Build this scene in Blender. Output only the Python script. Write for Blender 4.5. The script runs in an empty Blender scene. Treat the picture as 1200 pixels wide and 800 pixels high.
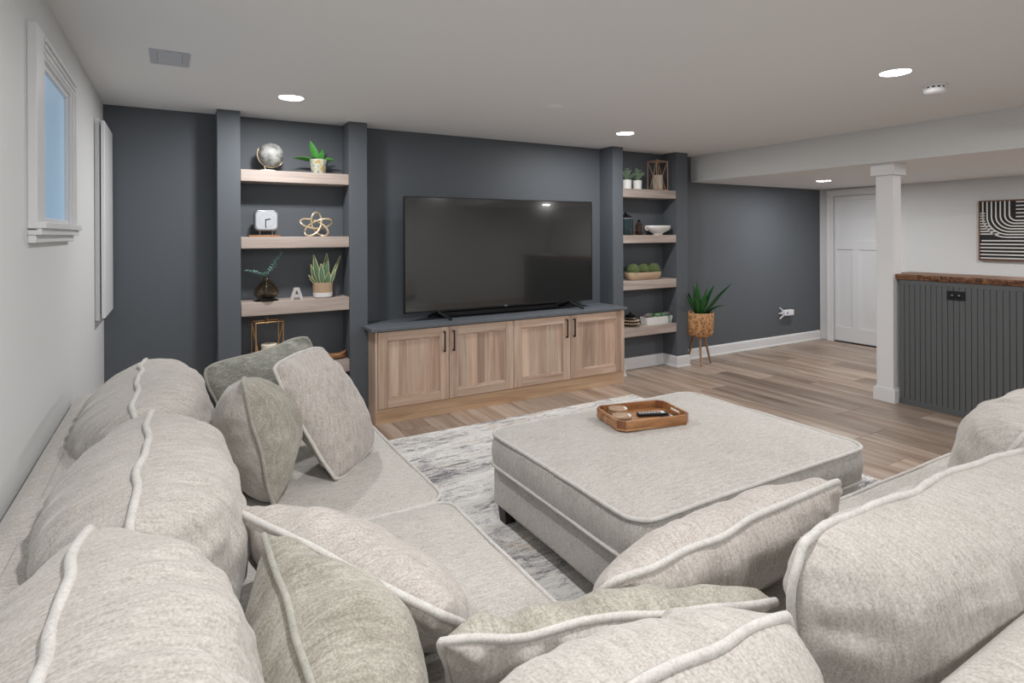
import bpy, bmesh, math, random
from math import sin, cos, pi, radians, sqrt
from mathutils import Vector, Matrix, noise

random.seed(7)
SC = bpy.context.scene
COL = SC.collection
# ------------------------------------------------------------------ camera, world, lights, exposure
CAMH = 1.515
cam = bpy.data.cameras.new('camera'); co = bpy.data.objects.new('camera', cam); COL.objects.link(co)
cam.sensor_width = 36.0; cam.lens = 677.1/1200*36.0; cam.shift_y = -(400-274.61)/1200; cam.clip_start = 0.02
yaw = radians(30.3197); roll = radians(-0.25)
F = Vector((sin(yaw), cos(yaw), 0)); R0 = Vector((cos(yaw), -sin(yaw), 0)); U0 = Vector((0, 0, 1))
R1 = R0*cos(roll)+U0*sin(roll); U1 = U0*cos(roll)-R0*sin(roll)
co.matrix_world = Matrix(((R1.x, U1.x, -F.x, 0), (R1.y, U1.y, -F.y, 0), (R1.z, U1.z, -F.z, CAMH), (0, 0, 0, 1)))
SC.camera = co
W = bpy.data.worlds.new('world'); SC.world = W; W.use_nodes = True
W.node_tree.nodes['Background'].inputs[0].default_value = (0.42, 0.62, 0.82, 1)
W.node_tree.nodes['Background'].inputs[1].default_value = 0.85
SC.view_settings.view_transform = 'Standard'; SC.view_settings.look = 'None'
SC.view_settings.gamma = 1.0; SC.view_settings.use_curve_mapping = False
SC.view_settings.exposure = 1.0
LAMP_W = 11.0
ROOM_LAMPS = [(0.683, 4.10), (3.585, 4.06), (3.598, 1.76), (0.683, 1.10), (2.1, -0.9), (-0.0, -1.1), (4.4, -1.0)]
SOFFIT_LAMPS = [(6.671, 4.06), (6.67, 1.9), (6.67, -0.6)]
CEIL = 2.44; SOFF = 2.137

# ------------------------------------------------------------------ helpers
class MB:
    def __init__(s): s.v = []; s.f = []; s.m = []; s.uv = None
    def add(s, vs, fs, mi=0):
        o = len(s.v); s.v += [tuple(p) for p in vs]
        s.f += [tuple(i+o for i in q) for q in fs]; s.m += [mi]*len(fs); return s
    def box(s, a, b, mi=0, M=None):
        x0, y0, z0 = a; x1, y1, z1 = b
        vs = [Vector(p) for p in ((x0,y0,z0),(x1,y0,z0),(x1,y1,z0),(x0,y1,z0),(x0,y0,z1),(x1,y0,z1),(x1,y1,z1),(x0,y1,z1))]
        if M: vs = [M @ p for p in vs]
        return s.add(vs, [(0,3,2,1),(4,5,6,7),(0,1,5,4),(1,2,6,5),(2,3,7,6),(3,0,4,7)], mi)
    def bar(s, p, q, r, n=8, mi=0, r2=None):
        return s.tube([p, q], r, n, mi, r2=r2)
    def tube(s, pts, r, n=8, mi=0, closed=False, r2=None):
        pts = [Vector(p) for p in pts]; k = len(pts); vs = []; fs = []
        up = None
        for i, p in enumerate(pts):
            if closed: t = pts[(i+1) % k]-pts[i-1]
            else: t = pts[min(i+1, k-1)]-pts[max(i-1, 0)]
            t.normalize()
            if up is None:
                up = t.orthogonal().normalized()
            up = (up-t*up.dot(t)); up = up.normalized() if up.length > 1e-6 else t.orthogonal().normalized()
            w = t.cross(up)
            rr = r if r2 is None else r+(r2-r)*i/(k-1)
            for j in range(n):
                a = 2*pi*j/n; vs.append(p+up*cos(a)*rr+w*sin(a)*rr)
        for i in range(k if closed else k-1):
            for j in range(n):
                a = i*n+j; b = i*n+(j+1) % n; c = ((i+1) % k)*n+(j+1) % n; d = ((i+1) % k)*n+j
                fs.append((a, b, c, d))
        if not closed:
            fs.append(tuple(reversed(range(n)))); fs.append(tuple(range((k-1)*n, k*n)))
        return s.add(vs, fs, mi)
    def lathe(s, prof, c=(0,0,0), n=24, mi=0, sx=1, sy=1, M=None):
        vs = []; fs = []; c = Vector(c)
        for r, z in prof:
            for j in range(n):
                a = 2*pi*j/n; p = Vector((r*cos(a)*sx, r*sin(a)*sy, z)); p = M @ p if M else p; vs.append(c+p)
        k = len(prof)
        for i in range(k-1):
            for j in range(n): fs.append((i*n+j, i*n+(j+1) % n, (i+1)*n+(j+1) % n, (i+1)*n+j))
        if prof[0][0] > 1e-5: fs.append(tuple(reversed(range(n))))
        if prof[-1][0] > 1e-5: fs.append(tuple(range((k-1)*n, k*n)))
        return s.add(vs, fs, mi)
    def prism(s, poly, z0, z1, mi=0, M=None):
        n = len(poly); vs = [Vector((x, y, z0)) for x, y in poly]+[Vector((x, y, z1)) for x, y in poly]
        if M: vs = [M @ p for p in vs]
        fs = [tuple(reversed(range(n))), tuple(range(n, 2*n))]+[(i, (i+1) % n, n+(i+1) % n, n+i) for i in range(n)]
        return s.add(vs, fs, mi)
    def mesh(s, name):
        me = bpy.data.meshes.new(name); me.from_pydata(s.v, [], s.f); me.update()
        return me
    def build(s, name, mats, parent=None, smooth=False, bevel=0, sub=0, uv=True):
        me = s.mesh(name)
        mats = mats if isinstance(mats, (list, tuple)) else [mats]
        for m in mats: me.materials.append(m)
        me.polygons.foreach_set('material_index', s.m)
        if s.uv: 
            L = me.uv_layers.new(name='UVMap')
            for l in me.loops: L.data[l.index].uv = s.uv[l.vertex_index]
        o = bpy.data.objects.new(name, me); COL.objects.link(o)
        bm = bmesh.new(); bm.from_mesh(me)
        bmesh.ops.remove_doubles(bm, verts=bm.verts, dist=1e-6) if not s.uv else None
        bmesh.ops.recalc_face_normals(bm, faces=bm.faces); bm.to_mesh(me); bm.free()
        if bevel:
            b = o.modifiers.new('bevel', 'BEVEL'); b.width = bevel; b.segments = 2; b.limit_method = 'ANGLE'; b.angle_limit = radians(40)
        if sub:
            b = o.modifiers.new('sub', 'SUBSURF'); b.levels = sub; b.render_levels = sub
        if smooth or bevel:
            me.shade_smooth() if smooth is True else me.set_sharp_from_angle(angle=radians(35)) if hasattr(me, 'set_sharp_from_angle') else None
            if smooth == 'auto': me.shade_smooth(); me.set_sharp_from_angle(angle=radians(40))
        if parent is not None: put(o, parent)
        return o

def put(o, parent):
    """parent while keeping the object's own data in world coordinates; origin moved to the parent's place"""
    o.parent = parent
    if parent.get('_w'):
        o.matrix_parent_inverse = Matrix.Identity(4)
        w = Vector(parent['_w'])
        o.location = (0, 0, 0)
        o.data.transform(Matrix.Translation(-w))
        o['_w'] = parent['_w']

def tag(o, label, cat, group=None, kind=None):
    o['label'] = label; o['category'] = cat
    if group: o['group'] = group
    if kind: o['kind'] = kind
    return o
def thing(name, label, cat, loc=(0,0,0), group=None):
    o = bpy.data.objects.new(name, None); COL.objects.link(o); o.empty_display_size = .05
    o.location = loc; o['_w'] = list(loc); return tag(o, label, cat, group)
def struct(o): o['kind'] = 'structure'; return o
def part(o, label=None):
    if label: o['label'] = label
    return o
def box_obj(name, a, b, m, parent=None, bevel=0): 
    return MB().box(a, b).build(name, m, parent, bevel=bevel)

# ------------------------------------------------------------------ materials
def newmat(name):
    m = bpy.data.materials.new(name); m.use_nodes = True
    nt = m.node_tree; return m, nt, nt.nodes['Principled BSDF']
def N(nt, t, **k):
    n = nt.nodes.new(t)
    for a, b in k.items(): setattr(n, a, b)
    return n
def srgb(r, g, b):
    f = lambda c: (c/255/12.92) if c/255 <= .04045 else ((c/255+.055)/1.055)**2.4
    return (f(r), f(g), f(b), 1)
def plain(name, col, rough=.5, metal=0, coat=0, bump=0, bscale=200, var=0, vscale=3, spec=.5, emit=0, trans=0, ior=1.45, alpha=None):
    m, nt, p = newmat(name)
    p.inputs['Base Color'].default_value = col; p.inputs['Roughness'].default_value = rough
    p.inputs['Metallic'].default_value = metal; p.inputs['Specular IOR Level'].default_value = spec
    p.inputs['Coat Weight'].default_value = coat; p.inputs['IOR'].default_value = ior
    p.inputs['Transmission Weight'].default_value = trans
    if emit: p.inputs['Emission Color'].default_value = col; p.inputs['Emission Strength'].default_value = emit
    tc = N(nt, 'ShaderNodeTexCoord')
    if var:
        n = N(nt, 'ShaderNodeTexNoise'); n.inputs['Scale'].default_value = vscale; n.inputs['Detail'].default_value = 4
        nt.links.new(tc.outputs['Object'], n.inputs['Vector'])
        h = N(nt, 'ShaderNodeMapRange'); h.inputs['To Min'].default_value = 1-var; h.inputs['To Max'].default_value = 1+var
        nt.links.new(n.outputs['Fac'], h.inputs['Value'])
        x = N(nt, 'ShaderNodeVectorMath', operation='SCALE'); x.inputs[0].default_value = col[:3]
        nt.links.new(h.outputs['Result'], x.inputs['Scale']); nt.links.new(x.outputs['Vector'], p.inputs['Base Color'])
    if bump:
        n = N(nt, 'ShaderNodeTexNoise'); n.inputs['Scale'].default_value = bscale; n.inputs['Detail'].default_value = 2
        nt.links.new(tc.outputs['Object'], n.inputs['Vector'])
        b = N(nt, 'ShaderNodeBump'); b.inputs['Strength'].default_value = bump; b.inputs['Distance'].default_value = .002
        nt.links.new(n.outputs['Fac'], b.inputs['Height']); nt.links.new(b.outputs['Normal'], p.inputs['Normal'])
    return m
def ramp(nt, stops):
    r = N(nt, 'ShaderNodeValToRGB'); e = r.color_ramp.elements
    while len(e) < len(stops): e.new(.5)
    for i, (a, c) in enumerate(stops): e[i].position = a; e[i].color = c
    return r
def wood(name, cols, axis='z', scale=1.0, rough=.45, tone=.22, knots=False, bump=.15):
    """grain runs along axis; each object gets its own offset and tone"""
    m, nt, p = newmat(name); L = nt.links
    tc = N(nt, 'ShaderNodeTexCoord'); oi = N(nt, 'ShaderNodeObjectInfo')
    off = N(nt, 'ShaderNodeVectorMath', operation='SCALE'); off.inputs[0].default_value = (37.1, 91.7, 53.3); L.new(oi.outputs['Random'], off.inputs['Scale'])
    ad = N(nt, 'ShaderNodeVectorMath', operation='ADD'); L.new(tc.outputs['Object'], ad.inputs[0]); L.new(off.outputs[0], ad.inputs[1])
    mp = N(nt, 'ShaderNodeMapping'); s = [9, 9, 9]; s['xyz'.index(axis)] = .75; mp.inputs['Scale'].default_value = [q*scale for q in s]
    L.new(ad.outputs[0], mp.inputs['Vector'])
    n1 = N(nt, 'ShaderNodeTexNoise'); n1.inputs['Scale'].default_value = 1.0; n1.inputs['Detail'].default_value = 5; n1.inputs['Distortion'].default_value = 1.1; n1.inputs['Roughness'].default_value = .6
    L.new(mp.outputs[0], n1.inputs['Vector'])
    mp2 = N(nt, 'ShaderNodeMapping'); s = [110, 110, 110]; s['xyz'.index(axis)] = 3; mp2.inputs['Scale'].default_value = [q*scale for q in s]
    L.new(ad.outputs[0], mp2.inputs['Vector'])
    n2 = N(nt, 'ShaderNodeTexNoise'); n2.inputs['Scale'].default_value = 1.0; n2.inputs['Detail'].default_value = 3
    L.new(mp2.outputs[0], n2.inputs['Vector'])
    r = ramp(nt, [(.28, cols[0]), (.5, cols[1]), (.72, cols[2])]); L.new(n1.outputs['Fac'], r.inputs['Fac'])
    mr = N(nt, 'ShaderNodeMapRange'); mr.inputs['To Min'].default_value = 1-tone; mr.inputs['To Max'].default_value = 1+tone; L.new(oi.outputs['Random'], mr.inputs['Value'])
    m2 = N(nt, 'ShaderNodeMapRange'); m2.inputs['From Min'].default_value = .3; m2.inputs['From Max'].default_value = .7; m2.inputs['To Min'].default_value = .86; m2.inputs['To Max'].default_value = 1.08; L.new(n2.outputs['Fac'], m2.inputs['Value'])
    mu = N(nt, 'ShaderNodeMath', operation='MULTIPLY'); L.new(mr.outputs[0], mu.inputs[0]); L.new(m2.outputs[0], mu.inputs[1])
    x = N(nt, 'ShaderNodeVectorMath', operation='SCALE'); L.new(r.outputs['Color'], x.inputs[0]); L.new(mu.outputs[0], x.inputs['Scale'])
    L.new(x.outputs[0], p.inputs['Base Color']); p.inputs['Roughness'].default_value = rough
    b = N(nt, 'ShaderNodeBump'); b.inputs['Strength'].default_value = bump; b.inputs['Distance'].default_value = .001
    L.new(n2.outputs['Fac'], b.inputs['Height']); L.new(b.outputs['Normal'], p.inputs['Normal'])
    return m
def fabric(name, c0, c1, c2, sx=20, sy=120, hi='y', rough=.92, bump=.35, fine=190, sheen=.25, patch=0):
    """chenille: slubs stretched along the UV's first axis (metres)"""
    m, nt, p = newmat(name); L = nt.links
    tc = N(nt, 'ShaderNodeTexCoord')
    mp = N(nt, 'ShaderNodeMapping'); mp.inputs['Scale'].default_value = [sy if c == hi else sx for c in 'xyz']; L.new(tc.outputs['Object'], mp.inputs['Vector'])
    n1 = N(nt, 'ShaderNodeTexNoise'); n1.inputs['Scale'].default_value = 1; n1.inputs['Detail'].default_value = 4; n1.inputs['Roughness'].default_value = .6; n1.inputs['Distortion'].default_value = .5; L.new(mp.outputs[0], n1.inputs['Vector'])
    n2 = N(nt, 'ShaderNodeTexNoise'); n2.inputs['Scale'].default_value = fine; n2.inputs['Detail'].default_value = 2; L.new(tc.outputs['Object'], n2.inputs['Vector'])
    n3 = N(nt, 'ShaderNodeTexNoise'); n3.inputs['Scale'].default_value = 7; n3.inputs['Detail'].default_value = 4; L.new(tc.outputs['Object'], n3.inputs['Vector'])
    a = N(nt, 'ShaderNodeMath', operation='MULTIPLY_ADD'); a.inputs[1].default_value = .55; L.new(n2.outputs['Fac'], a.inputs[0])
    a2 = N(nt, 'ShaderNodeMath', operation='MULTIPLY_ADD'); a2.inputs[1].default_value = .45; a2.inputs[2].default_value = 0; L.new(n1.outputs['Fac'], a2.inputs[0]); L.new(a2.outputs[0], a.inputs[2])
    a3 = N(nt, 'ShaderNodeMath', operation='MULTIPLY_ADD'); a3.inputs[1].default_value = .12+patch; L.new(n3.outputs['Fac'], a3.inputs[0]); L.new(a.outputs[0], a3.inputs[2])
    o = (.12+patch)*.5
    r = ramp(nt, [(.33+o, c0), (.5+o, c1), (.66+o, c2)]); L.new(a3.outputs[0], r.inputs['Fac'])
    L.new(r.outputs['Color'], p.inputs['Base Color']); p.inputs['Roughness'].default_value = rough; p.inputs['Specular IOR Level'].default_value = .2
    p.inputs['Sheen Weight'].default_value = sheen; p.inputs['Sheen Roughness'].default_value = .4
    b = N(nt, 'ShaderNodeBump'); b.inputs['Strength'].default_value = bump; b.inputs['Distance'].default_value = .003
    L.new(a.outputs[0], b.inputs['Height']); L.new(b.outputs['Normal'], p.inputs['Normal'])
    return m

M = {}
M['white_wall'] = plain('white_wall', srgb(214, 216, 217), .6, bump=.05, bscale=350, spec=.3)
M['ceiling'] = plain('ceiling_paint', srgb(238, 239, 240), .8, bump=.05, bscale=350, spec=.2)
M['dark_wall'] = plain('dark_wall', srgb(91, 96, 102), .55, bump=.12, bscale=420, spec=.35)
M['trim'] = plain('white_trim', srgb(224, 225, 227), .35)
M['door'] = plain('white_door', srgb(220, 222, 225), .4)
M['bar_paint'] = plain('bar_paint', srgb(92, 95, 97), .5)
M['black'] = plain('black_metal', srgb(22, 22, 24), .4)
M['blackgloss'] = plain('black_gloss', srgb(14, 14, 15), .12)
M['lens'] = plain('lamp_lens', (1, .98, .96, 1), .5, emit=9)
M['shelf'] = wood('shelf_oak', [srgb(152, 137, 129), srgb(174, 160, 152), srgb(188, 176, 169)], 'x', 1.0, .5, .06)
M['cab'] = wood('cabinet_wood', [srgb(172, 143, 124), srgb(194, 168, 149), srgb(208, 187, 170)], 'z', 1.0, .5, .16)
M['cabx'] = wood('cabinet_rail_wood', [srgb(172, 143, 124), srgb(194, 168, 149), srgb(208, 187, 170)], 'x', 1.0, .5, .10)
M['board'] = wood('cabinet_board', [srgb(168, 136, 117), srgb(192, 165, 146), srgb(210, 190, 172)], 'z', .8, .5, .22)
M['toe'] = wood('cabinet_base_wood', [srgb(178, 142, 112), srgb(200, 168, 138), srgb(212, 184, 156)], 'x', .8, .5, .04)
M['counter'] = plain('slate_counter', srgb(98, 103, 110), .45, var=.15, vscale=18)
M['plank'] = wood('floor_plank', [srgb(122, 100, 84), srgb(160, 141, 126), srgb(184, 170, 158)], 'y', .9, .38, .26, bump=.1)
M['slab'] = plain('floor_gap', srgb(88, 74, 64), .7)
M['live'] = wood('bar_wood', [srgb(58, 38, 26), srgb(112, 76, 52), srgb(160, 116, 84)], 'y', 3.0, .4, .05)
M['bark'] = wood('bark_edge', [srgb(34, 22, 16), srgb(104, 68, 46), srgb(176, 128, 92)], 'x', 4.0, .7, .0, bump=1)
M['acacia'] = wood('tray_wood', [srgb(122, 78, 46), srgb(172, 122, 80), srgb(200, 154, 110)], 'x', 1.6, .35, .12)
M['acaciadark'] = wood('tray_corner', [srgb(92, 54, 34), srgb(134, 86, 58), srgb(160, 110, 78)], 'z', 2.0, .35, .05)
M['legwood'] = wood('leg_wood', [srgb(128, 96, 70), srgb(158, 124, 94), srgb(178, 146, 114)], 'z', 2, .5, .05)
M['trough'] = wood('trough_wood', [srgb(168, 140, 112), srgb(196, 170, 142), srgb(212, 190, 166)], 'x', 2, .6, .02)
M['coaster'] = wood('coaster_wood', [srgb(120, 88, 62), srgb(172, 136, 104), srgb(204, 174, 142)], 'x', 5, .5, .1)
M['coaster_white'] = plain('coaster_resin', srgb(228, 226, 222), .4)
M['gold'] = plain('brass_metal', srgb(206, 164, 112), .35, metal=.7)
M['goldpale'] = plain('brushed_gold', srgb(226, 206, 174), .28, metal=.6)
M['copper'] = plain('copper_metal', srgb(206, 168, 140), .35, metal=.6)
M['wax'] = plain('candle_wax', srgb(232, 222, 204), .55, var=.05, vscale=30)
M['ceramic'] = plain('white_ceramic', srgb(226, 225, 224), .35)
M['silver'] = plain('brushed_silver', srgb(150, 152, 156), .35, metal=.85)
M['face'] = plain('clock_face', srgb(182, 186, 192), .5)
M['screen'] = plain('tv_screen', srgb(30, 30, 30), .12, spec=1.0, coat=.8)
M['soil'] = plain('dark_soil', srgb(44, 36, 30), .9, bump=1, bscale=80)
M['leaf'] = plain('leaf_green', srgb(42, 96, 46), .4, var=.35, vscale=14)
M['leafbright'] = plain('leaf_bright', srgb(70, 136, 60), .4, var=.35, vscale=30)
M['leafpale'] = plain('leaf_pale', srgb(158, 182, 158), .55, var=.35, vscale=40)
M['leafteal'] = plain('leaf_teal', srgb(118, 158, 146), .6, var=.3, vscale=40)
M['succ1'] = plain('succulent_rose', srgb(150, 122, 118), .5, var=.3, vscale=60)
M['moss'] = plain('moss_green', srgb(84, 98, 60), .9, var=.6, vscale=90, bump=1, bscale=120)
M['jute'] = plain('jute_weave', srgb(176, 150, 124), .9, var=.3, vscale=120, bump=1, bscale=260)
M['plastic'] = plain('white_plastic', srgb(232, 232, 234), .35)
M['sensor_blue'] = plain('lilac_light', srgb(150, 140, 230), .5)
M['vent'] = plain('vent_metal', srgb(196, 200, 208), .4)
M['ventdark'] = plain('vent_shadow', srgb(70, 74, 80), .7)  # flat dark tone in place of shade inside slots and gaps
M['concrete'] = plain('grey_concrete', srgb(188, 186, 182), .8, var=.1, vscale=40)
M['footmat'] = plain('dark_block', srgb(40, 38, 38), .5)

# glass
def glassmat(name, col, rough=.0, thin=False):
    m = plain(name, col, rough, trans=1.0, ior=1.45); return m
M['smoke'] = glassmat('smoked_glass', srgb(226, 208, 182))
M['teal'] = glassmat('teal_glass', srgb(190, 216, 218))
M['amber'] = glassmat('amber_glass', srgb(214, 186, 166))
M['clear'] = glassmat('clear_glass', (1, 1, 1, 1))
M['pane'] = plain('frosted_daylit_pane', srgb(150, 180, 205), .3, emit=.16)  # weak blue emission stands in for daylight behind the window

# fabrics
BE = (srgb(161, 156, 150), srgb(188, 183, 177), srgb(206, 202, 197))
M['sofa'] = fabric('sofa_chenille', *BE)
M['sofax'] = fabric('sofa_chenille_cross', *BE, hi='x')
M['sofapink'] = fabric('pillow_chenille', srgb(158, 149, 143), srgb(187, 180, 174), srgb(206, 201, 196), hi='y')
M['sofapinkx'] = fabric('pillow_chenille_cross', srgb(158, 149, 143), srgb(187, 180, 174), srgb(206, 201, 196), hi='x')
M['ott'] = fabric('ottoman_chenille', srgb(160, 155, 149), srgb(193, 189, 184), srgb(212, 209, 205), 24, 150)
M['piping'] = fabric('piping', srgb(188, 184, 180), srgb(206, 203, 199), srgb(216, 214, 210), 30, 30, bump=.2)
M['sage'] = fabric('sage_chenille', srgb(136, 131, 119), srgb(164, 160, 149), srgb(189, 186, 176), 18, 90, patch=.3)
M['sagex'] = fabric('sage_chenille_cross', srgb(136, 131, 119), srgb(164, 160, 149), srgb(189, 186, 176), 18, 90, hi='x', patch=.3)
M['sagedark'] = fabric('sage_chenille_woven', srgb(112, 112, 104), srgb(143, 143, 135), srgb(174, 174, 167), 30, 110, hi='z', patch=.1)
M['pipesage'] = fabric('sage_piping', srgb(150, 148, 138), srgb(168, 166, 157), srgb(182, 180, 172), 30, 30, bump=.2)

# rug
def rugmat():
    m, nt, p = newmat('rug_pattern'); L = nt.links
    tc = N(nt, 'ShaderNodeTexCoord')
    def nz(sc, det, dist, vec, rough=.6):
        mp = N(nt, 'ShaderNodeMapping'); mp.inputs['Scale'].default_value = vec; L.new(tc.outputs['Object'], mp.inputs['Vector'])
        n = N(nt, 'ShaderNodeTexNoise'); n.inputs['Scale'].default_value = sc; n.inputs['Detail'].default_value = det; n.inputs['Distortion'].default_value = dist; n.inputs['Roughness'].default_value = rough
        L.new(mp.outputs[0], n.inputs['Vector']); return n
    a = nz(1, 8, 1.4, (6, 22, 1), .8); b = nz(1, 4, .6, (1.2, 4.5, 1)); c = nz(1, 3, 0, (90, 90, 1)); d = nz(1, 5, .8, (3, 8, 1)); 
    d.noise_dimensions = '4D'; d.inputs['W'].default_value = 7.3
    s = N(nt, 'ShaderNodeMath', operation='MULTIPLY_ADD'); s.inputs[1].default_value = .55; L.new(b.outputs['Fac'], s.inputs[0]); L.new(a.outputs['Fac'], s.inputs[2])
    s2 = N(nt, 'ShaderNodeMath', operation='MULTIPLY_ADD'); s2.inputs[1].default_value = .3; L.new(c.outputs['Fac'], s2.inputs[0]); L.new(s.outputs[0], s2.inputs[2])
    r = ramp(nt, [(.74, srgb(108, 106, 112)), (.83, srgb(158, 156, 158)), (.90, srgb(204, 203, 202)), (1.0, srgb(226, 225, 223))]); L.new(s2.outputs[0], r.inputs['Fac'])
    r2 = ramp(nt, [(.56, (0, 0, 0, 1)), (.66, (.55, .55, .55, 1))]); L.new(d.outputs['Fac'], r2.inputs['Fac'])
    mx = N(nt, 'ShaderNodeMix', data_type='RGBA'); L.new(r2.outputs['Color'], mx.inputs['Factor']); L.new(r.outputs['Color'], mx.inputs['A']); mx.inputs['B'].default_value = srgb(208, 188, 168)
    L.new(mx.outputs['Result'], p.inputs['Base Color']); p.inputs['Roughness'].default_value = .95; p.inputs['Specular IOR Level'].default_value = .1
    bp = N(nt, 'ShaderNodeBump'); bp.inputs['Strength'].default_value = .5; bp.inputs['Distance'].default_value = .003
    L.new(s2.outputs[0], bp.inputs['Height']); L.new(bp.outputs['Normal'], p.inputs['Normal'])
    return m
M['rug'] = rugmat()
def globemat():
    m, nt, p = newmat('globe_map'); L = nt.links
    tc = N(nt, 'ShaderNodeTexCoord'); n = N(nt, 'ShaderNodeTexNoise'); n.inputs['Scale'].default_value = 14; n.inputs['Detail'].default_value = 8; n.inputs['Roughness'].default_value = .7
    L.new(tc.outputs['Object'], n.inputs['Vector'])
    r = ramp(nt, [(.38, srgb(96, 98, 98)), (.5, srgb(146, 147, 144)), (.6, srgb(168, 168, 165))]); L.new(n.outputs['Fac'], r.inputs['Fac'])
    L.new(r.outputs['Color'], p.inputs['Base Color']); p.inputs['Roughness'].default_value = .25; return m
M['globe'] = globemat()
def potmat():
    m, nt, p = newmat('glazed_pot'); L = nt.links
    tc = N(nt, 'ShaderNodeTexCoord'); n = N(nt, 'ShaderNodeTexNoise'); n.inputs['Scale'].default_value = 22; n.inputs['Detail'].default_value = 5
    L.new(tc.outputs['Object'], n.inputs['Vector'])
    r = ramp(nt, [(.36, srgb(120, 136, 132)), (.5, srgb(190, 192, 176)), (.66, srgb(168, 140, 84))]); L.new(n.outputs['Fac'], r.inputs['Fac'])
    L.new(r.outputs['Color'], p.inputs['Base Color']); p.inputs['Roughness'].default_value = .3; return m
M['pot'] = potmat()
def wickermat():
    m, nt, p = newmat('woven_planter'); L = nt.links
    tc = N(nt, 'ShaderNodeTexCoord'); v = N(nt, 'ShaderNodeTexVoronoi'); v.inputs['Scale'].default_value = 32; L.new(tc.outputs['Object'], v.inputs['Vector'])
    r = ramp(nt, [(.1, srgb(92, 58, 34)), (.35, srgb(168, 118, 76)), (.7, srgb(200, 154, 108))]); L.new(v.outputs['Distance'], r.inputs['Fac'])
    L.new(r.outputs['Color'], p.inputs['Base Color']); p.inputs['Roughness'].default_value = .6
    b = N(nt, 'ShaderNodeBump'); b.inputs['Strength'].default_value = 1; b.inputs['Distance'].default_value = .006; L.new(v.outputs['Distance'], b.inputs['Height']); L.new(b.outputs['Normal'], p.inputs['Normal'])
    return m
M['wicker'] = wickermat()

# ------------------------------------------------------------------ the room
XL, XR, YB, YF = -0.427, 8.02, 4.94, -2.4
BX = 5.395                                          # face of the dropped soffit
PX = [(.273, .427), (1.230, 1.378), (3.995, 4.135), (4.925, 5.105)]   # four wall fins
PY = 4.72
fl = struct(box_obj('floor', (XL-.1, YF-.1, -.1), (XR+.1, YB+.1, -.012), M['slab']))
PW, PL = .25, 1.5
seen = {}
for i in range(28):
    x0 = 1.0+.007+PW*i
    if x0 > XR: break
    off = random.choice((0, .38, .75, 1.1, .55, .93)) 
    y = -.6-off
    while y < YB:
        y1 = min(y+PL, YB); x1 = min(x0+PW, XR)
        if y1 > .9 and y1-y > .03:
            MB().box((x0+.0012, max(y, .3)+.0012, -.012), (x1-.0012, y1-.0012, 0)).build('plank', M['plank'], fl, bevel=.0016)
        y += PL
struct(box_obj('floor_underlay', (XL-.1, YF-.1, -.0118), (1.0, YB+.1, -.0005), M['plank']))
struct(box_obj('floor_underlay', (1.0, YF-.1, -.0118), (XR+.1, .29, -.0005), M['plank']))
struct(box_obj('ceiling', (XL-.2, YF-.2, CEIL), (BX, YB+.2, CEIL+.1), M['ceiling']))
struct(box_obj('ceiling_soffit', (BX+.001, YF-.2, SOFF), (XR+.2, YB+.2, CEIL+.1), [M['ceiling'], M['white_wall']]))
for o in [COL.objects['ceiling_soffit']]:
    for p in o.data.polygons: p.material_index = 1 if p.normal.x < -.5 else 0
# left wall with the window opening (y 2.70-3.50, z 1.545-2.20)
WY0, WY1, WZ0, WZ1 = 2.648, 3.262, 1.565, 2.155
w = MB()
for a, b in (((YF-.1, 0), (WY0, CEIL)), ((WY1, 0), (YB, CEIL)), ((WY0, 0), (WY1, WZ0)), ((WY0, WZ1), (WY1, CEIL))):
    w.box((XL-.25, a[0], a[1]), (XL, b[0], b[1]))
struct(w.build('wall_left', M['white_wall']))
struct(box_obj('wall_back', (XL-.2, YB, 0), (XR+.2, YB+.15, CEIL), M['dark_wall']))
struct(box_obj('wall_right', (XR, YF-.1, 0), (XR+.15, YB, CEIL), M['white_wall']))
struct(box_obj('wall_front', (XL-.2, YF-.15, 0), (XR+.2, YF, CEIL), M['white_wall']))
for a, b in PX:
    struct(box_obj('wall_fin', (a, PY, 0), (b, YB, CEIL), M['dark_wall'], bevel=.002))

# baseboards
def base(name, pts, h=.125):
    """moulded baseboard following a floor polyline (face on the left of travel)"""
    prof = [(0, 0), (.022, 0), (.022, .012), (.014, .022), (.014, h-.018), (.008, h-.004), (0, h)]
    P = [Vector((x, y, 0)) for x, y in pts]; vs = []; fs = []; n = len(prof)
    for i, p in enumerate(P):
        d0 = (P[i]-P[i-1]).normalized() if i else (P[1]-P[0]).normalized()
        d1 = (P[i+1]-P[i]).normalized() if i < len(P)-1 else d0
        n0 = Vector((-d0.y, d0.x, 0)); n1 = Vector((-d1.y, d1.x, 0)); m = (n0+n1); m = m/m.length_squared*2
        for o, z in prof: vs.append(p+m*o+Vector((0, 0, z)))
    for i in range(len(P)-1):
        for j in range(n-1): fs.append((i*n+j, i*n+j+1, (i+1)*n+j+1, (i+1)*n+j))
    fs.append(tuple(range(n))); fs.append(tuple((len(P)-1)*n+j for j in range(n)))
    return struct(MB().add(vs, fs).build(name, M['trim']))
base('baseboard_right', [(XR, 3.2), (XR, 3.80)])
base('baseboard_back', [(XR-.02, YB), (PX[3][1], YB), (PX[3][1], PY), (PX[3][0], PY), (PX[3][0], YB), (PX[2][1], YB), (PX[2][1], PY), (3.99, PY)][::1])
base('baseboard_niche', [(PX[1][0], YB), (PX[0][1], YB), (PX[0][1], PY), (PX[0][0], PY), (PX[0][0], YB), (XL, YB), (XL, 1.0)])
base('baseboard_niche', [(1.35, PY), (PX[1][0], PY), (PX[1][0], YB)])

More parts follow.
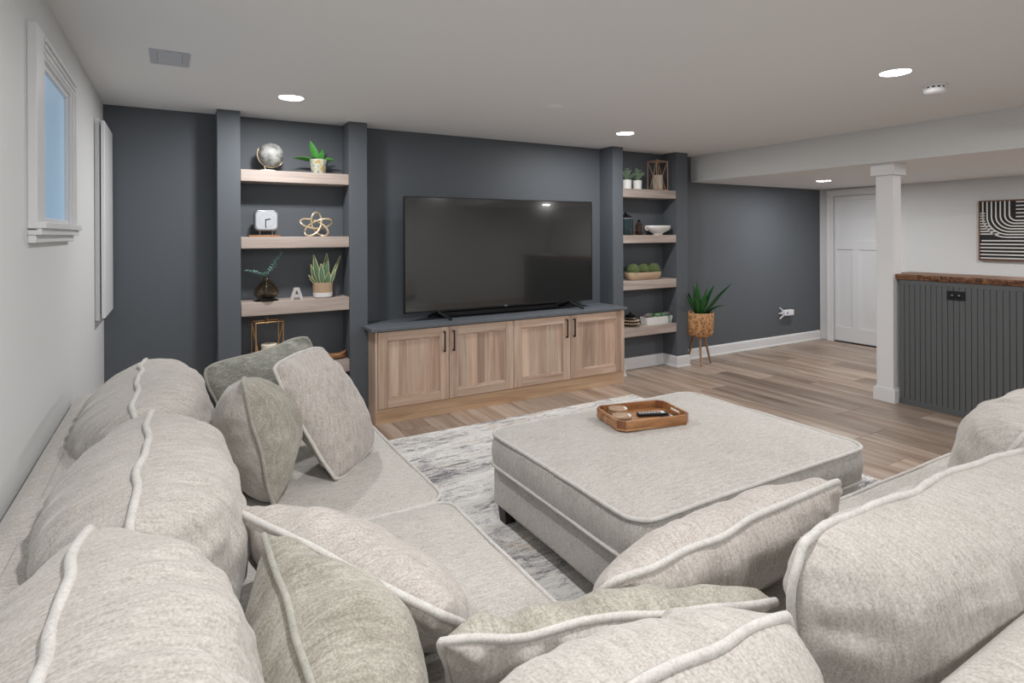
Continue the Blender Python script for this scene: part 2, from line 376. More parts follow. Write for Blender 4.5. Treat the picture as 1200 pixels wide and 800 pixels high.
# window
wn = MB()
cs = .14; hd = .09; th_ = .027
for a, b in (((WY0-cs, WZ0-.03), (WY0, WZ1+hd)), ((WY1, WZ0-.03), (WY1+cs, WZ1+hd)), ((WY0, WZ1), (WY1, WZ1+hd))):
    wn.box((XL, a[0], a[1]), (XL+th_, b[0], b[1]))
win = struct(wn.build('window_1', M['trim'], bevel=.002))
r_ = MB()
for k in range(3):
    z0 = WZ1+.012+k*.024; r_.box((XL+th_, WY0-.01, z0), (XL+th_+.004+.002*k, WY1+cs-.01, z0+.014))
    y0 = WY1+.02+k*.036; r_.box((XL+th_, y0, WZ0), (XL+th_+.004+.002*k, y0+.018, WZ1+.01))
r_.build('casing_moulding', M['trim'], win, bevel=.0015)
sl = MB().box((XL, WY0-cs-.004, WZ0-.022), (XL+.05, WY1+cs+.004, WZ0)).box((XL, WY0-cs, WZ0-.045), (XL+.038, WY1+cs, WZ0-.022)).box((XL, WY0-cs+.004, WZ0-.072), (XL+.022, WY1+cs-.03, WZ0-.045))
sl.build('window_sill', M['trim'], win, bevel=.002)
sh = MB(); t = .02
for a, b in (((WY0, WZ0), (WY0+t, WZ1)), ((WY1-t, WZ0), (WY1, WZ1)), ((WY0+t, WZ0), (WY1-t, WZ0+t)), ((WY0+t, WZ1-t), (WY1-t, WZ1))): sh.box((XL-.02, a[0], a[1]), (XL+.016, b[0], b[1]))
sh.build('window_frame', M['trim'], win, bevel=.002)
box_obj('pane', (XL-.004, WY0+t, WZ0+t), (XL+.004, WY1-t, WZ1-t), M['pane'], win)

# white wall cabinet (panel cover) near the left back corner
pc = thing('panel_cover', 'tall white utility panel cover on the left wall beside the dark wall', 'panel', (XL, 4.6, 1.0))
box_obj('mounting_frame', (XL+.001, 4.40, .99), (XL+.028, 4.93, 2.25), M['trim'], pc, bevel=.002)
box_obj('door', (XL+.036, 4.38, 1.005), (XL+.056, 4.915, 2.235), M['door'], pc, bevel=.003)
box_obj('panel_gap_shade', (XL+.027, 4.42, 1.03), (XL+.037, 4.9, 2.21), M['ventdark'], pc)  # dark filler paints the shade in the slit behind the panel door

# door in the right wall
d = MB(); DX = XR
D0, D1, DZ = 3.985, 4.715, 2.02
doorT = struct(box_obj('door_1', (DX-.006, D0, .02), (DX+.001, D1, DZ), M['door']))
m_ = MB()
for a, b in (((D0, .02), (D0+.11, DZ)), ((D1-.035, .02), (D1, DZ)), ((D0+.11, .02), (D1-.035, .215)), ((D0+.11, 1.285), (D1-.035, 1.41)), ((D0+.11, 1.965), (D1-.035, DZ)), ((4.38, .215), (4.475, 1.285))):
    m_.box((DX-.02, a[0], a[1]), (DX-.0055, b[0], b[1]))
m_.build('stiles_and_rails', M['door'], doorT, bevel=.003)
c = MB()
c.box((DX-.028, D1+.012, 0), (DX, D1+.105, DZ+.10)).box((DX-.028, D0-.105, 0), (DX, D0-.012, DZ+.10)).box((DX-.028, D0-.012, DZ+.015), (DX, D1+.012, DZ+.10))
c.box((DX-.034, D1+.085, 0), (DX-.028, D1+.105, DZ+.10)).box((DX-.034, D0-.105, 0), (DX-.028, D0-.085, DZ+.10))
struct(c.build('trim_1', M['trim'], bevel=.002))
struct(box_obj('door_gap_shade', (DX-.03, D0, 0), (DX-.004, D1, .012), M['footmat']))  # dark strip stands for the shade in the gap under the door

# column and bar half wall
cl = thing('support_column', 'square white wrapped support post with block base and cap under the soffit', 'column', (5.58, 2.8, 0))
box_obj('shaft', (5.522, 2.728, .0), (5.664, 2.872, SOFF), M['trim'], cl, bevel=.003)
MB().box((5.502, 2.708, 0), (5.684, 2.892, .112)).box((5.512, 2.718, .112), (5.674, 2.882, .125)).build('base_block', M['trim'], cl, bevel=.002)
MB().box((5.492, 2.698, SOFF-.105), (5.694, 2.902, SOFF)).build('cap_block', M['trim'], cl, bevel=.002)
# bar
BF = 5.575
bar = thing('bar_counter', 'half-height bar wall clad in charcoal beadboard beside the white column', 'bar', (5.65, 1.6, 0))
bp = MB(); y = 2.70; wv = .0415
while y > .3:
    bp.box((BF, y-wv+.006, .045), (BF+.02, y, 1.075)).box((BF+.006, y-wv, .045), (BF+.02, y-wv+.006, 1.075)); y -= wv
bp.build('beadboard', M['bar_paint'], bar, bevel=.0015)
MB().box((BF+.02, .3, 0), (5.80, 2.704, 1.10)).box((BF-.002, .3, 1.06), (BF+.021, 2.704, 1.10)).box((BF-.006, .3, 0), (BF+.021, 2.704, .03)).box((BF-.002, .3, .03), (BF+.021, 2.704, .05)).build('bar_frame', M['bar_paint'], bar, bevel=.002)
# live edge top
lt = MB(); n = 60; ys = [2.81-(2.81-.25)*i/n for i in range(n+1)]; vs = []; fs = []
for i, yy in enumerate(ys):
    e = .012*noise.noise(Vector((yy*7, 0, 3)))+.006*noise.noise(Vector((yy*30, 1, 3)))
    xf = BF-.015-e
    vs += [(xf, yy, 1.148), (xf-.006, yy, 1.135), (xf+.004+.5*e, yy, 1.102), (5.5+.5, yy, 1.102), (5.5+.5, yy, 1.148)]
for i in range(n):
    for j in range(5): fs.append((i*5+j, i*5+(j+1) % 5, (i+1)*5+(j+1) % 5, (i+1)*5+j))
fs += [tuple(range(5)), tuple(n*5+j for j in range(5))]
lt.add(vs, fs); 
for k, f in enumerate(lt.f):
    pass
lt.m = [(1 if (k < n*5 and k % 5 in (0, 1) and k//5 > 5) else 0) for k in range(len(lt.f))]
top = lt.build('bar_top', [M['live'], M['bark']], bar); part(top, 'live-edge brown wood top')
# black outlet on bar
ob = thing('power_outlet', 'black double outlet on the charcoal beadboard bar wall', 'outlet', (BF, 2.27, .985))
box_obj('cover_plate', (BF-.008, 2.205, .955), (BF-.0003, 2.335, 1.03), M['black'], ob, bevel=.003)
for yy in (2.245, 2.295):
    s_ = box_obj('socket', (BF-.011, yy-.017, .972), (BF-.0075, yy+.017, 1.013), M['blackgloss'], ob, bevel=.004)
    MB().box((BF-.0118, yy-.007, .99), (BF-.011, yy-.004, 1.003)).box((BF-.0118, yy+.004, .99), (BF-.011, yy+.007, 1.003)).build('slot', M['vent'], s_)

# far wall outlet with night light style plug
wo = thing('wall_adapter', 'white plug-in adapter with lilac light in the far dark wall', 'adapter', (7.2, YB, .43))
box_obj('wall_plate', (7.085, YB-.006, .385), (7.16, YB, .50), M['dark_wall'], wo, bevel=.002)
box_obj('housing', (7.10, YB-.075, .40), (7.30, YB-.02, .475), M['plastic'], wo, bevel=.006)
box_obj('plug', (7.11, YB-.021, .42), (7.15, YB-.005, .45), M['plastic'], wo)
MB().lathe([(.0, -.001), (.018, -.001), (.018, .001), (0, .001)], (7.155, YB-.0765, .437), 16, M=Matrix.Rotation(pi/2, 4, 'X')).build('light', M['sensor_blue'], wo)
for a, b in (((7.10, .467), (7.05, .51)), ((7.09, .437), (7.03, .433)), ((7.10, .405), (7.05, .36))):
    MB().bar((a[0]+.01, YB-.05, a[1]), (b[0], YB-.03, b[1]), .007).build('antenna', M['plastic'], wo)

# ceiling items
for i, (x, y) in enumerate(ROOM_LAMPS+SOFFIT_LAMPS):
    z = CEIL if i < len(ROOM_LAMPS) else SOFF
    seenl = {0: 'round recessed ceiling light above the left shelf niche', 1: 'round recessed ceiling light above the right shelf niche', 2: 'large bright recessed ceiling light beside the smoke detector', 7: 'small recessed light in the soffit near the white door'}
    lab = seenl.get(i)
    if lab is None: lab = {3: 'recessed ceiling light over the near end of the left sofa run, out of view', 4: 'recessed ceiling light behind the sofa corner, out of view', 5: 'recessed ceiling light by the left wall behind the photographer', 6: 'recessed ceiling light behind the right sofa run, out of view', 8: 'recessed soffit light above the bar, out of view', 9: 'recessed soffit light beyond the bar, out of view'}[i]
    t_ = thing('recessed_light', lab, 'ceiling light', (x, y, z), 'recessed ceiling lights')
    MB().lathe([(.078, -.001), (.085, -.004), (.085, 0)], (x, y, z), 32).build('trim_ring', M['plastic'], t_, smooth=True)
    MB().lathe([(0, -.006), (.06, -.0055), (.077, -.003), (.077, -.0005)], (x, y, z), 32).build('diffuser', M['lens'], t_, smooth=True)
    ld = bpy.data.lights.new('downlight', 'AREA'); ld.shape = 'DISK'; ld.size = .15; ld.energy = LAMP_W*(1.0 if z == CEIL else .9); ld.color = (1, .988, .975)
    lo = bpy.data.objects.new('downlight', ld); COL.objects.link(lo); lo.parent = t_; lo.location = (0, 0, -.012)
vt = thing('ceiling_vent', 'rectangular grey metal air vent in the ceiling near the window', 'vent', (-.015, 3.49, CEIL))
vx0, vx1, vy0, vy1 = -.105, .075, 3.355, 3.625
MB().box((vx0, vy0, CEIL-.006), (vx0+.035, vy1, CEIL)).box((vx1-.035, vy0, CEIL-.006), (vx1, vy1, CEIL)).box((vx0+.035, vy0, CEIL-.006), (vx1-.035, vy0+.03, CEIL)).box((vx0+.035, vy1-.03, CEIL-.006), (vx1-.035, vy1, CEIL)).build('frame', M['vent'], vt, bevel=.002)
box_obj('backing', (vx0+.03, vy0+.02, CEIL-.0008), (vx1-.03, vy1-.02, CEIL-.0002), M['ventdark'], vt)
for k in range(7):
    y0 = vy0+.04+k*.029
    MB().add([(vx0+.036, y0, CEIL-.001), (vx1-.036, y0, CEIL-.001), (vx1-.036, y0+.012, CEIL-.008), (vx0+.036, y0+.012, CEIL-.008), (vx0+.036, y0+.002, CEIL-.0005), (vx1-.036, y0+.002, CEIL-.0005), (vx1-.036, y0+.014, CEIL-.0075), (vx0+.036, y0+.014, CEIL-.0075)],
             [(0,1,2,3),(4,7,6,5),(0,4,5,1),(1,5,6,2),(2,6,7,3),(3,7,4,0)]).build('louvre', M['vent'], vt)
sd = thing('smoke_detector', 'round white smoke detector on the ceiling beside the large bright light', 'smoke detector', (4.13, 1.79, CEIL))
MB().lathe([(0, -.001), (.068, -.001), (.068, -.012), (.056, -.013)][::-1], (4.13, 1.79, CEIL), 32).build('mounting_plate', M['plastic'], sd, smooth='auto')
MB().lathe([(.054, -.012), (.054, -.022)], (4.13, 1.79, CEIL), 32).build('vent_band', M['ventdark'], sd, smooth='auto')
MB().lathe([(.056, -.022), (.06, -.026), (.06, -.044), (.052, -.052), (.02, -.056), (0, -.056)], (4.13, 1.79, CEIL), 32).build('body', M['plastic'], sd, smooth='auto')
for k in range(12):
    a = 2*pi*k/12; MB().bar((4.13+.055*cos(a), 1.79+.055*sin(a), CEIL-.011), (4.13+.055*cos(a), 1.79+.055*sin(a), CEIL-.024), .006, 6).build('fin', M['plastic'], sd)
tag(MB().lathe([(.066, 0), (.066, -.006), (.058, -.012), (0, -.013)], (2.378, 3.462, CEIL), 32).build('ceiling_cover_plate', M['ceiling'], smooth='auto'), 'flat round blank cover disc on the ceiling in front of the television', 'cover plate')

# ------------------------------------------------------------------ shelves
SHZ = [(1.923, 2.010), (1.418, 1.505), (.911, 1.013), (.410, .508)]
ordn = ['top', 'second', 'third', 'bottom']
for nm, (x0, x1) in (('left', (PX[0][1], PX[1][0])), ('right', (PX[2][1], PX[3][0]))):
    for k, (z0, z1) in enumerate(SHZ):
        if nm == 'right': z0, z1 = [(1.911, 2.003), (1.416, 1.501), (.911, 1.008), (.405, .503)][k]
        if nm == 'left': l = ['top floating wood shelf in the left niche, under the globe', 'second floating wood shelf in the left niche, under the clock', 'third floating wood shelf in the left niche, under the letter A', 'bottom floating wood shelf in the left niche, behind the pillows'][k]
        else: l = ['top floating wood shelf in the right niche, under the two small pots', 'second floating wood shelf in the right niche, under the white bowl', 'third floating wood shelf in the right niche, under the moss balls', 'bottom floating wood shelf in the right niche, under the succulents'][k]
        o = MB().box((x0+.002, PY+.004, z0), (x1-.002, YB-.001, z1)).build('floating_shelf', M['shelf'], bevel=.002)
        tag(o, l, 'shelf', 'floating shelves in the %s niche' % nm)
tops_l = [z1 for z0, z1 in SHZ]; tops_r = [2.003, 1.501, 1.008, .503]

# ------------------------------------------------------------------ media cabinet
CF = 4.525
cb = thing('media_cabinet', 'long light oak cabinet with four shaker doors under the television', 'cabinet', (2.66, 4.7, 0))
CX0, CX1 = 1.378, 3.955
MB().box((CX0, CF, .0), (CX1, PY-.002, .745)).box((PX[1][1]+.003, PY-.003, 0), (PX[2][0]-.003, YB-.002, .745)).build('carcass', M['cab'], cb, bevel=.002)
box_obj('plinth', (CX0-.004, CF-.012, .0), (CX1+.004, CF, .122), M['toe'], cb, bevel=.002)
box_obj('stile', (CX0-.003, CF-.02, .122), (CX0+.014, CF, .745), M['cab'], cb, bevel=.002)
box_obj('stile', (CX1-.04, CF-.02, .122), (CX1, CF, .745), M['cab'], cb, bevel=.002)
ct = MB().prism([(CX0-.04, CF-.045), (CX1+.02, CF-.045), (CX1+.03, PY-.004), (PX[2][0]-.003, PY-.004), (PX[2][0]-.003, YB-.002), (PX[1][1]+.003, YB-.002), (PX[1][1]+.003, PY-.004), (CX0-.04, PY-.004)], .7455, .772)
part(ct.build('countertop', M['counter'], cb, bevel=.003), 'dark slate grey countertop')
dx = [(1.393, 2.004), (2.008, 2.640), (2.645, 3.268), (3.272, 3.912)]
for k, (a, b) in enumerate(dx):
    z0, z1 = .128, .738; sw = .078
    dd = MB().box((a, CF-.014, z0), (b, CF-.004, z1)).build('door', M['cab'], cb)
    for (p, q) in (((a, z0), (a+sw, z1)), ((b-sw, z0), (b, z1))):
        MB().box((p[0], CF-.03, p[1]), (q[0], CF-.0135, q[1])).build('stile', M['cab'], dd, bevel=.002)
    for (p, q) in (((a+sw+.0005, z1-.07), (b-sw-.0005, z1)), ((a+sw+.0005, z0), (b-sw-.0005, z0+.075))):
        MB().box((p[0], CF-.03, p[1]), (q[0], CF-.0135, q[1])).build('rail', M['cabx'], dd, bevel=.002)
    fr = MB(); i0, i1, j0, j1 = a+sw, b-sw, z0+.075, z1-.07; e = .012
    for (p, q) in (((i0, j0), (i0+e, j1)), ((i1-e, j0), (i1, j1)), ((i0+e, j0), (i1-e, j0+e)), ((i0+e, j1-e), (i1-e, j1))): fr.box((p[0], CF-.023, p[1]), (q[0], CF-.0135, q[1]))
    fr.build('bead_moulding', M['cab'], dd, bevel=.003)
    nb = 5; xs = [i0+e]+sorted(i0+e+(i1-i0-2*e)*(t+random.uniform(-.25, .25))/nb for t in range(1, nb))+[i1-e]
    for p, q in zip(xs, xs[1:]): MB().box((p+.0003, CF-.0165, j0+e), (q-.0003, CF-.0135, j1-e)).build('board', M['board'], dd, bevel=.0006)
    hx = (b-.045) if k % 2 == 0 else (a+.037)
    hm = MB(); hz0, hz1 = .532, .706
    hm.box((hx-.006, CF-.062, hz0), (hx+.006, CF-.05, hz1)).box((hx-.006, CF-.051, hz0), (hx+.006, CF-.0295, hz0+.012)).box((hx-.006, CF-.051, hz1-.012), (hx+.006, CF-.0295, hz1))
    part(hm.build('handle', M['black'], dd, bevel=.002), 'black bar pull handle')

# ------------------------------------------------------------------ television
TY = 4.70
tv = thing('television', 'large flat black television standing on the media cabinet', 'television', (2.69, TY, .772))
TX0, TX1, TZ0, TZ1 = 1.686, 3.697, .842, 1.845
box_obj('back_shell', (TX0+.01, TY+.003, TZ0+.005), (TX1-.01, TY+.03, TZ1-.005), M['black'], tv, bevel=.004)
box_obj('electronics_housing', (TX0+.35, TY+.03, TZ0+.02), (TX1-.35, TY+.07, TZ0+.5), M['black'], tv, bevel=.01)
b_ = .008; m_ = MB()
for (p, q) in (((TX0, TZ0), (TX0+b_, TZ1)), ((TX1-b_, TZ0), (TX1, TZ1)), ((TX0+b_, TZ0), (TX1-b_, TZ0+.016)), ((TX0+b_, TZ1-b_), (TX1-b_, TZ1))): m_.box((p[0], TY-.006, p[1]), (q[0], TY+.02, q[1]))
m_.build('bezel', M['black'], tv, bevel=.001)
box_obj('screen', (TX0+b_, TY-.003, TZ0+.016), (TX1-b_, TY+.004, TZ1-b_), M['screen'], tv)
box_obj('status_light', (2.66, TY-.0085, TZ0+.002), (2.69, TY-.006, TZ0+.014), M['silver'], tv)
for x in (2.0, 3.42):
    s = 1 if x > 2.5 else 1
    MB().tube([(x, TY+.01, TZ0+.01), (x, TY-.02, TZ0-.012), (x+.06*s, TY-.14, .784)], .011, 8).tube([(x, TY+.01, TZ0+.0), (x, TY+.02, TZ0-.012), (x-.04, TY+.14, .784)], .011, 8).build('leg', M['black'], tv, smooth='auto')
sb = thing('soundbar', 'long low black soundbar under the television screen', 'soundbar', (2.7, 4.78, .772))
box_obj('cabinet', (2.06, 4.755, .775), (3.30, 4.85, .832), M['black'], sb, bevel=.012)
for x in (2.2, 3.16): box_obj('foot', (x-.03, 4.765, .7722), (x+.03, 4.84, .776), M['footmat'], sb)

# ------------------------------------------------------------------ art
ar = thing('wall_art', 'square abstract picture of white stripes on black in a thin wood frame', 'picture', (XR, 2.68, 1.2))
AY0, AY1, AZ0, AZ1 = 2.345, 3.025, 1.195, 1.875
AX = XR-.032
box_obj('canvas', (AX, AY0+.01, AZ0+.01), (XR-.004, AY1-.01, AZ1-.01), plain('art_black', srgb(30, 30, 34), .6), ar)
m_ = MB()
for (p, q) in (((AY0, AZ0), (AY0+.012, AZ1)), ((AY1-.012, AZ0), (AY1, AZ1)), ((AY0+.012, AZ0), (AY1-.012, AZ0+.012)), ((AY0+.012, AZ1-.012), (AY1-.012, AZ1))): m_.box((AX-.012, p[0], p[1]), (XR-.002, q[0], q[1]))
m_.build('frame', plain('art_frame', srgb(120, 84, 64), .5), ar, bevel=.001)
aw = plain('art_white', srgb(226, 224, 220), .7)
S = .68
def P(u, v): return Vector((AX-.0012, AY1-.012-(u)*(S-.024), AZ1-.012-v*(S-.024)))
def ribbon(pts, w=.013):
    """flat painted stripe of width w"""
    q = [P(*p) for p in pts]; vs = []; fs = []
    for i, p in enumerate(q):
        t = (q[min(i+1, len(q)-1)]-q[max(i-1, 0)]).normalized(); n_ = t.cross(Vector((1, 0, 0))).normalized()
        vs += [p+n_*w/2, p-n_*w/2]
    for i in range(len(q)-1): fs.append((2*i, 2*i+1, 2*i+3, 2*i+2))
    MB().add(vs, fs).build('stripe', aw, ar)
# nested bends: vertical at the top, turning right
for k in range(7):
    u0 = .04+.062*k; v1 = .615-.047*k; r = v1-.22 if k < 4 else (v1-.22)*.8
    r = max(.06, min(.34-.04*k, v1-.02))
    pts = [(u0, 0), (u0, v1-r)]+[(u0+r-r*cos(a), v1-r+r*sin(a)) for a in [pi/2*i/10 for i in range(1, 11)]]
    if k == 0: 
        pts += [(.88, v1)]+[(.88+.03*sin(a), v1+.03-.03*cos(a)) for a in [pi*i/8 for i in range(1, 9)]]+[(0.02, v1+.06)]
    else: pts += [(.82, v1)]+[(.82+.18*t, v1+.02*sin(t*3)) for t in (.2, .5, .8, 1.0)]
    ribbon(pts)
for k in range(5): ribbon([(.50, .02+.062*k), (1, .02+.062*k)])
for k in range(9):
    v = .20+.045*k; uu = .05 if v < .3 else .05+(.25*((v-.3)/.3)**1.6)
    ribbon([(0.0, v), (uu+.02, v)])
for k in range(5):
    v = .735+.06*k
    ribbon([(0, v), (.8, v), (.9, v-.01*(k % 2)), (1, v-.02)])

# ------------------------------------------------------------------ lanterns, plants and ornaments
def wire_box(p, x, y, z, wx, wy, h, m, r=.004, rot=0):
    """open brass lantern with angled side straps, hanging ring bar and glass cylinder candle"""
    Mx = Matrix.Translation((x, y, z)) @ Matrix.Rotation(rot, 4, 'Z')
    def fr(name, pts, closed=True):
        q = [Mx @ Vector(a) for a in pts]; mb = MB()
        for i in range(len(q) if closed else len(q)-1): mb.tube([q[i], q[(i+1) % len(q)]], r, 6)
        return mb.build(name, m, p, smooth='auto')
    a, b = wx/2, wy/2
    fr('outer_frame', [(-a, -b, r), (a, -b, r), (a, -b, h), (-a, -b, h)])
    fr('outer_frame', [(-a, b, r), (a, b, r), (a, b, h), (-a, b, h)])
    for s in (-1, 1):
        fr('cross_brace', [(s*a, -b, h), (s*a*.62, b, r)], False); fr('cross_brace', [(s*a, b, h), (s*a*.62, -b, r)], False)
        fr('side_rail', [(s*a, -b, h), (s*a, b, h)], False); fr('side_rail', [(s*a, -b, r), (s*a, b, r)], False)
    fr('top_bar', [(0, -b, h), (0, b, h)], False); fr('hanger', [(0, 0, h-.02), (0, 0, h+.03)], False)
    return Mx
def candle(x, y, z, r, h, label):
    t = thing('pillar_candle', label, 'candle', (x, y, z))
    prof = [(r-.004, 0), (r, .004), (r, h-.005), (r-.005, h), (r*.6, h-.006), (.003, h-.008), (0, h-.008)]
    MB().lathe(prof, (x, y, z), 28).build('wax', M['wax'], t, smooth='auto')
    MB().bar((x, y, z+h-.009), (x+.002, y, z+h+.006), .0012, 5).build('wick', M['black'], t)
    return t

def blade(mb, base, d, L, w, bend=.3, fold=.15, seg=7, wmax=.45, tip=0.0, mi=0, thick=.0012, side=None):
    """curved tapering leaf with a little thickness"""
    base = Vector(base); d = Vector(d).normalized(); side = d.cross(Vector((0, 0, 1))) if side is None else Vector(side)-d*d.dot(Vector(side))
    side = side.normalized() if side.length > .05 else Vector((1, 0, 0))
    vs = []; fs = []; p = base.copy(); dirn = d.copy()
    for i in range(seg+1):
        t = i/seg; ww = w*(sin(pi*min(1, (t*(1-wmax)/.5 if False else t))**.8)*.92+.08) if wmax == .5 else w*max(tip, (min(1, (t+.12)/wmax)**.7)*(1-max(0, (t-wmax)/(1-wmax))**1.7))
        nrm = side.cross(dirn).normalized()
        c = p-nrm*ww*fold
        vs += [p-side*ww*.5+nrm*ww*fold, c, p+side*ww*.5+nrm*ww*fold, p-side*ww*.5+nrm*(ww*fold-thick), c-nrm*thick, p+side*ww*.5+nrm*(ww*fold-thick)]
        dirn = (dirn-Vector((0, 0, bend*2/seg))*(.4+t)).normalized(); p = p+dirn*L/seg
    for i in range(seg):
        a, b = i*6, (i+1)*6
        fs += [(a, a+1, b+1, b), (a+1, a+2, b+2, b+1), (a+4, a+3, b+3, b+4), (a+5, a+4, b+4, b+5), (a+3, a, b, b+3), (a+2, a+5, b+5, b+2)]
    mb.add(vs, fs, mi); return p

# -- left niche, top shelf: globe
y0 = 4.80; z = tops_l[0]
g = thing('desk_globe', 'small silver grey globe on a tilted brass stand, top left shelf', 'globe', (.648, y0, z))
gc = Vector((.648, y0-.01, z+.128)); gr = .092
MB().lathe([(gr*sin(pi*i/20), -gr*cos(pi*i/20)) for i in range(21)], gc, 32).build('sphere', M['globe'], g, smooth=True)
MB().lathe([(0, 0), (.062, 0), (.062, .006), (.05, .010), (0, .011)], (.625, y0, z), 32).build('foot', M['ceramic'], g, smooth='auto')
pts = []
ax = Vector((-.5, 0, -.866))
for i in range(0, 15):
    a = -pi/2+pi*i/14
    pts.append(gc+Vector((sin(a)*.5, 0, 0))*0+(ax*cos(a)+Vector((.866, 0, -.5))*sin(a))*(gr+.006))
MB().tube(pts, .004, 8).build('meridian_arc', M['goldpale'], g, smooth=True)
MB().bar(gc+ax*(gr+.004), Vector((.61, y0, z+.008)), .005).build('stem', M['goldpale'], g, smooth='auto')
# -- potted leafy plant
x, y = 1.005, y0
t_ = thing('potted_plant', 'broad-leaved green plant in a ribbed glazed pot, top left shelf', 'plant', (x, y, z))
prof = [(0, 0), (.05, 0), (.053, .004), (.064, .11), (.064, .113), (.058, .113), (.055, .095), (0, .095)]
mb = MB(); n = 40; vs = []; fs = []
for r, zz in prof:
    for j in range(n):
        a = 2*pi*j/n; rr = r*(1+(.035 if j % 4 < 2 else -.02)*(1 if r > .05 else 0)); vs.append((x+rr*cos(a), y+rr*sin(a), z+zz))
for i in range(len(prof)-1):
    for j in range(n): fs.append((i*n+j, i*n+(j+1) % n, (i+1)*n+(j+1) % n, (i+1)*n+j))
mb.add(vs, fs); mb.build('pot', M['pot'], t_, smooth='auto')
MB().lathe([(0, .1), (.056, .1)], (x, y, z), 24).build('soil', M['soil'], t_)
for (dx_, dy_, dz_, L, w_, bd) in ((-.35, -.1, 1.0, .15, .062, .1), (-1, -.1, .35, .16, .05, .35), (.9, -.1, .45, .10, .05, .5), (.2, -.5, .8, .08, .05, .3), (.3, .3, 1, .11, .04, .2), (-.5, -.5, .5, .07, .045, .4), (.9, .4, .6, .1, .045, .5), (0, -.3, 1, .06, .04, .3)):
    mb = MB(); blade(mb, (x+dx_*.02, y+dy_*.02, z+.098), (dx_, dy_, dz_), L*1.15, w_, bd, .12, wmax=.5, side=(.9, -.4, 0) if abs(dx_) < .5 else (0, -.75, .6)); mb.build('leaf', M['leafbright'], t_, smooth=True)
# -- second shelf: clock
z = tops_l[1]; x = .612
t_ = thing('table_clock', 'square silver table clock with white face on a thin wood base', 'clock', (x, y0, z))
MB().box((x-.125, y0-.045, z), (x+.1, y0+.045, z+.014)).build('base', M['acacia'], t_, bevel=.002)
for s in (-.045, .045): MB().bar((x+s, y0, z+.012), (x+s, y0, z+.046), .005).build('post', M['silver'], t_, smooth='auto')
def rrect(w, h, r, n=6):
    o = []
    for cx, cy, a0 in ((w/2-r, h/2-r, 0), (-w/2+r, h/2-r, pi/2), (-w/2+r, -h/2+r, pi), (w/2-r, -h/2+r, 3*pi/2)):
        for i in range(n+1): a = a0+pi/2*i/n; o.append((cx+r*cos(a), cy+r*sin(a)))
    return o
RX = Matrix.Translation((x, y0-.03, z+.125)) @ Matrix.Rotation(pi/2, 4, 'X')
MB().prism(rrect(.172, .160, .035), -.065, 0, M=RX).build('case', M['silver'], t_, bevel=.006)
MB().prism(rrect(.148, .136, .028), 0, .004, M=RX).build('dial', M['face'], t_, bevel=.001)
yc = y0-.0352
MB().box((x-.010, yc-.001, z+.070), (x-.004, yc, z+.135)).build('minute_hand', M['black'], t_)
MB().box((-.003, -.001, -.0035), (.036, 0, .0035), M=Matrix.Translation((x-.007, yc, z+.130)) @ Matrix.Rotation(-radians(12), 4, 'Y')).build('hour_hand', M['black'], t_)
mb = MB()
for k in range(12):
    a = 2*pi*k/12; mb.box((-.0015, -.0008, -.004), (.0015, 0, .004), M=Matrix.Translation((x+.055*sin(a), yc+.0006, z+.125+.052*cos(a))) @ Matrix.Rotation(a, 4, 'Y'))
mb.build('hour_mark', M['silver'], t_)
# -- gold knot
x = .985
kn = []
for i in range(240):                    # looped five-pointed knot
    t = 2*pi*i/240
    a_, b_ = .046, .080
    u = a_*cos(2*t)+b_*cos(3*t); v = a_*sin(2*t)-b_*sin(3*t)
    px_, pz_ = -v, u
    kn.append(Vector((x+px_*1.02, y0-.01+.022*sin(5*t), z+.094+pz_*.80)))
zmin = min(p.z for p in kn)
for p in kn: p.z += z+.0065-zmin
tag(MB().tube(kn, .0075, 8, closed=True).build('knot_sculpture', M['goldpale'], smooth=True), 'pale gold looped knot ornament beside the clock on the shelf', 'ornament')
# -- third shelf: vase with eucalyptus
z = tops_l[2]; x = .612
t_ = thing('glass_vase', 'smoky brown glass teardrop vase with a wide flat foot', 'vase', (x, y0, z))
out = [(0, 0), (.088, 0), (.09, .006), (.062, .012), (.075, .03), (.09, .06), (.084, .09), (.06, .125), (.034, .15), (.018, .165), (.016, .18), (.019, .186)]
inn = [(r-.003, zz) for r, zz in out[4:]][::-1]
MB().lathe(out+inn[:-1]+[(.05, .02), (0, .018)], (x, y0, z), 32).build('glass_body', M['smoke'], t_, smooth=True)
eu = thing('eucalyptus_stems', 'two thin stems of blue-green leaves standing in the smoky glass vase', 'greenery', (x, y0, z+.03))
for (tx, tz, ty) in ((.73, z+.375, -.02), (.452, z+.235, -.01)):
    a = Vector((x, y0, z+.03)); b = Vector((x, y0, z+.185)); c_ = Vector((tx, y0+ty, tz)); pts = [a, a.lerp(b, .5), b]
    mid = b.lerp(c_, .5)+Vector((0, 0, .01 if tx > x else .02))
    for i in range(1, 9):
        q = i/8; pts.append(b*(1-q)**2+mid*2*q*(1-q)+c_*q*q)
    st = MB().tube(pts, .0022, 5, r2=.001).build('stem', M['leafteal'], eu)
    for i in range(26):
        q = .06+.93*i/26; p = b*(1-q)**2+mid*2*q*(1-q)+c_*q*q; mb = MB()
        an = random.uniform(0, 2*pi)
        dv = Vector((cos(an), sin(an)*.7, .4+random.random()*.5)); blade(mb, p, dv, random.uniform(.024, .036)*(1.2-q*.6), .016, .3, .1, seg=3, wmax=.5); mb.build('leaf', M['leafteal'], st)
# -- letter A
x = .828
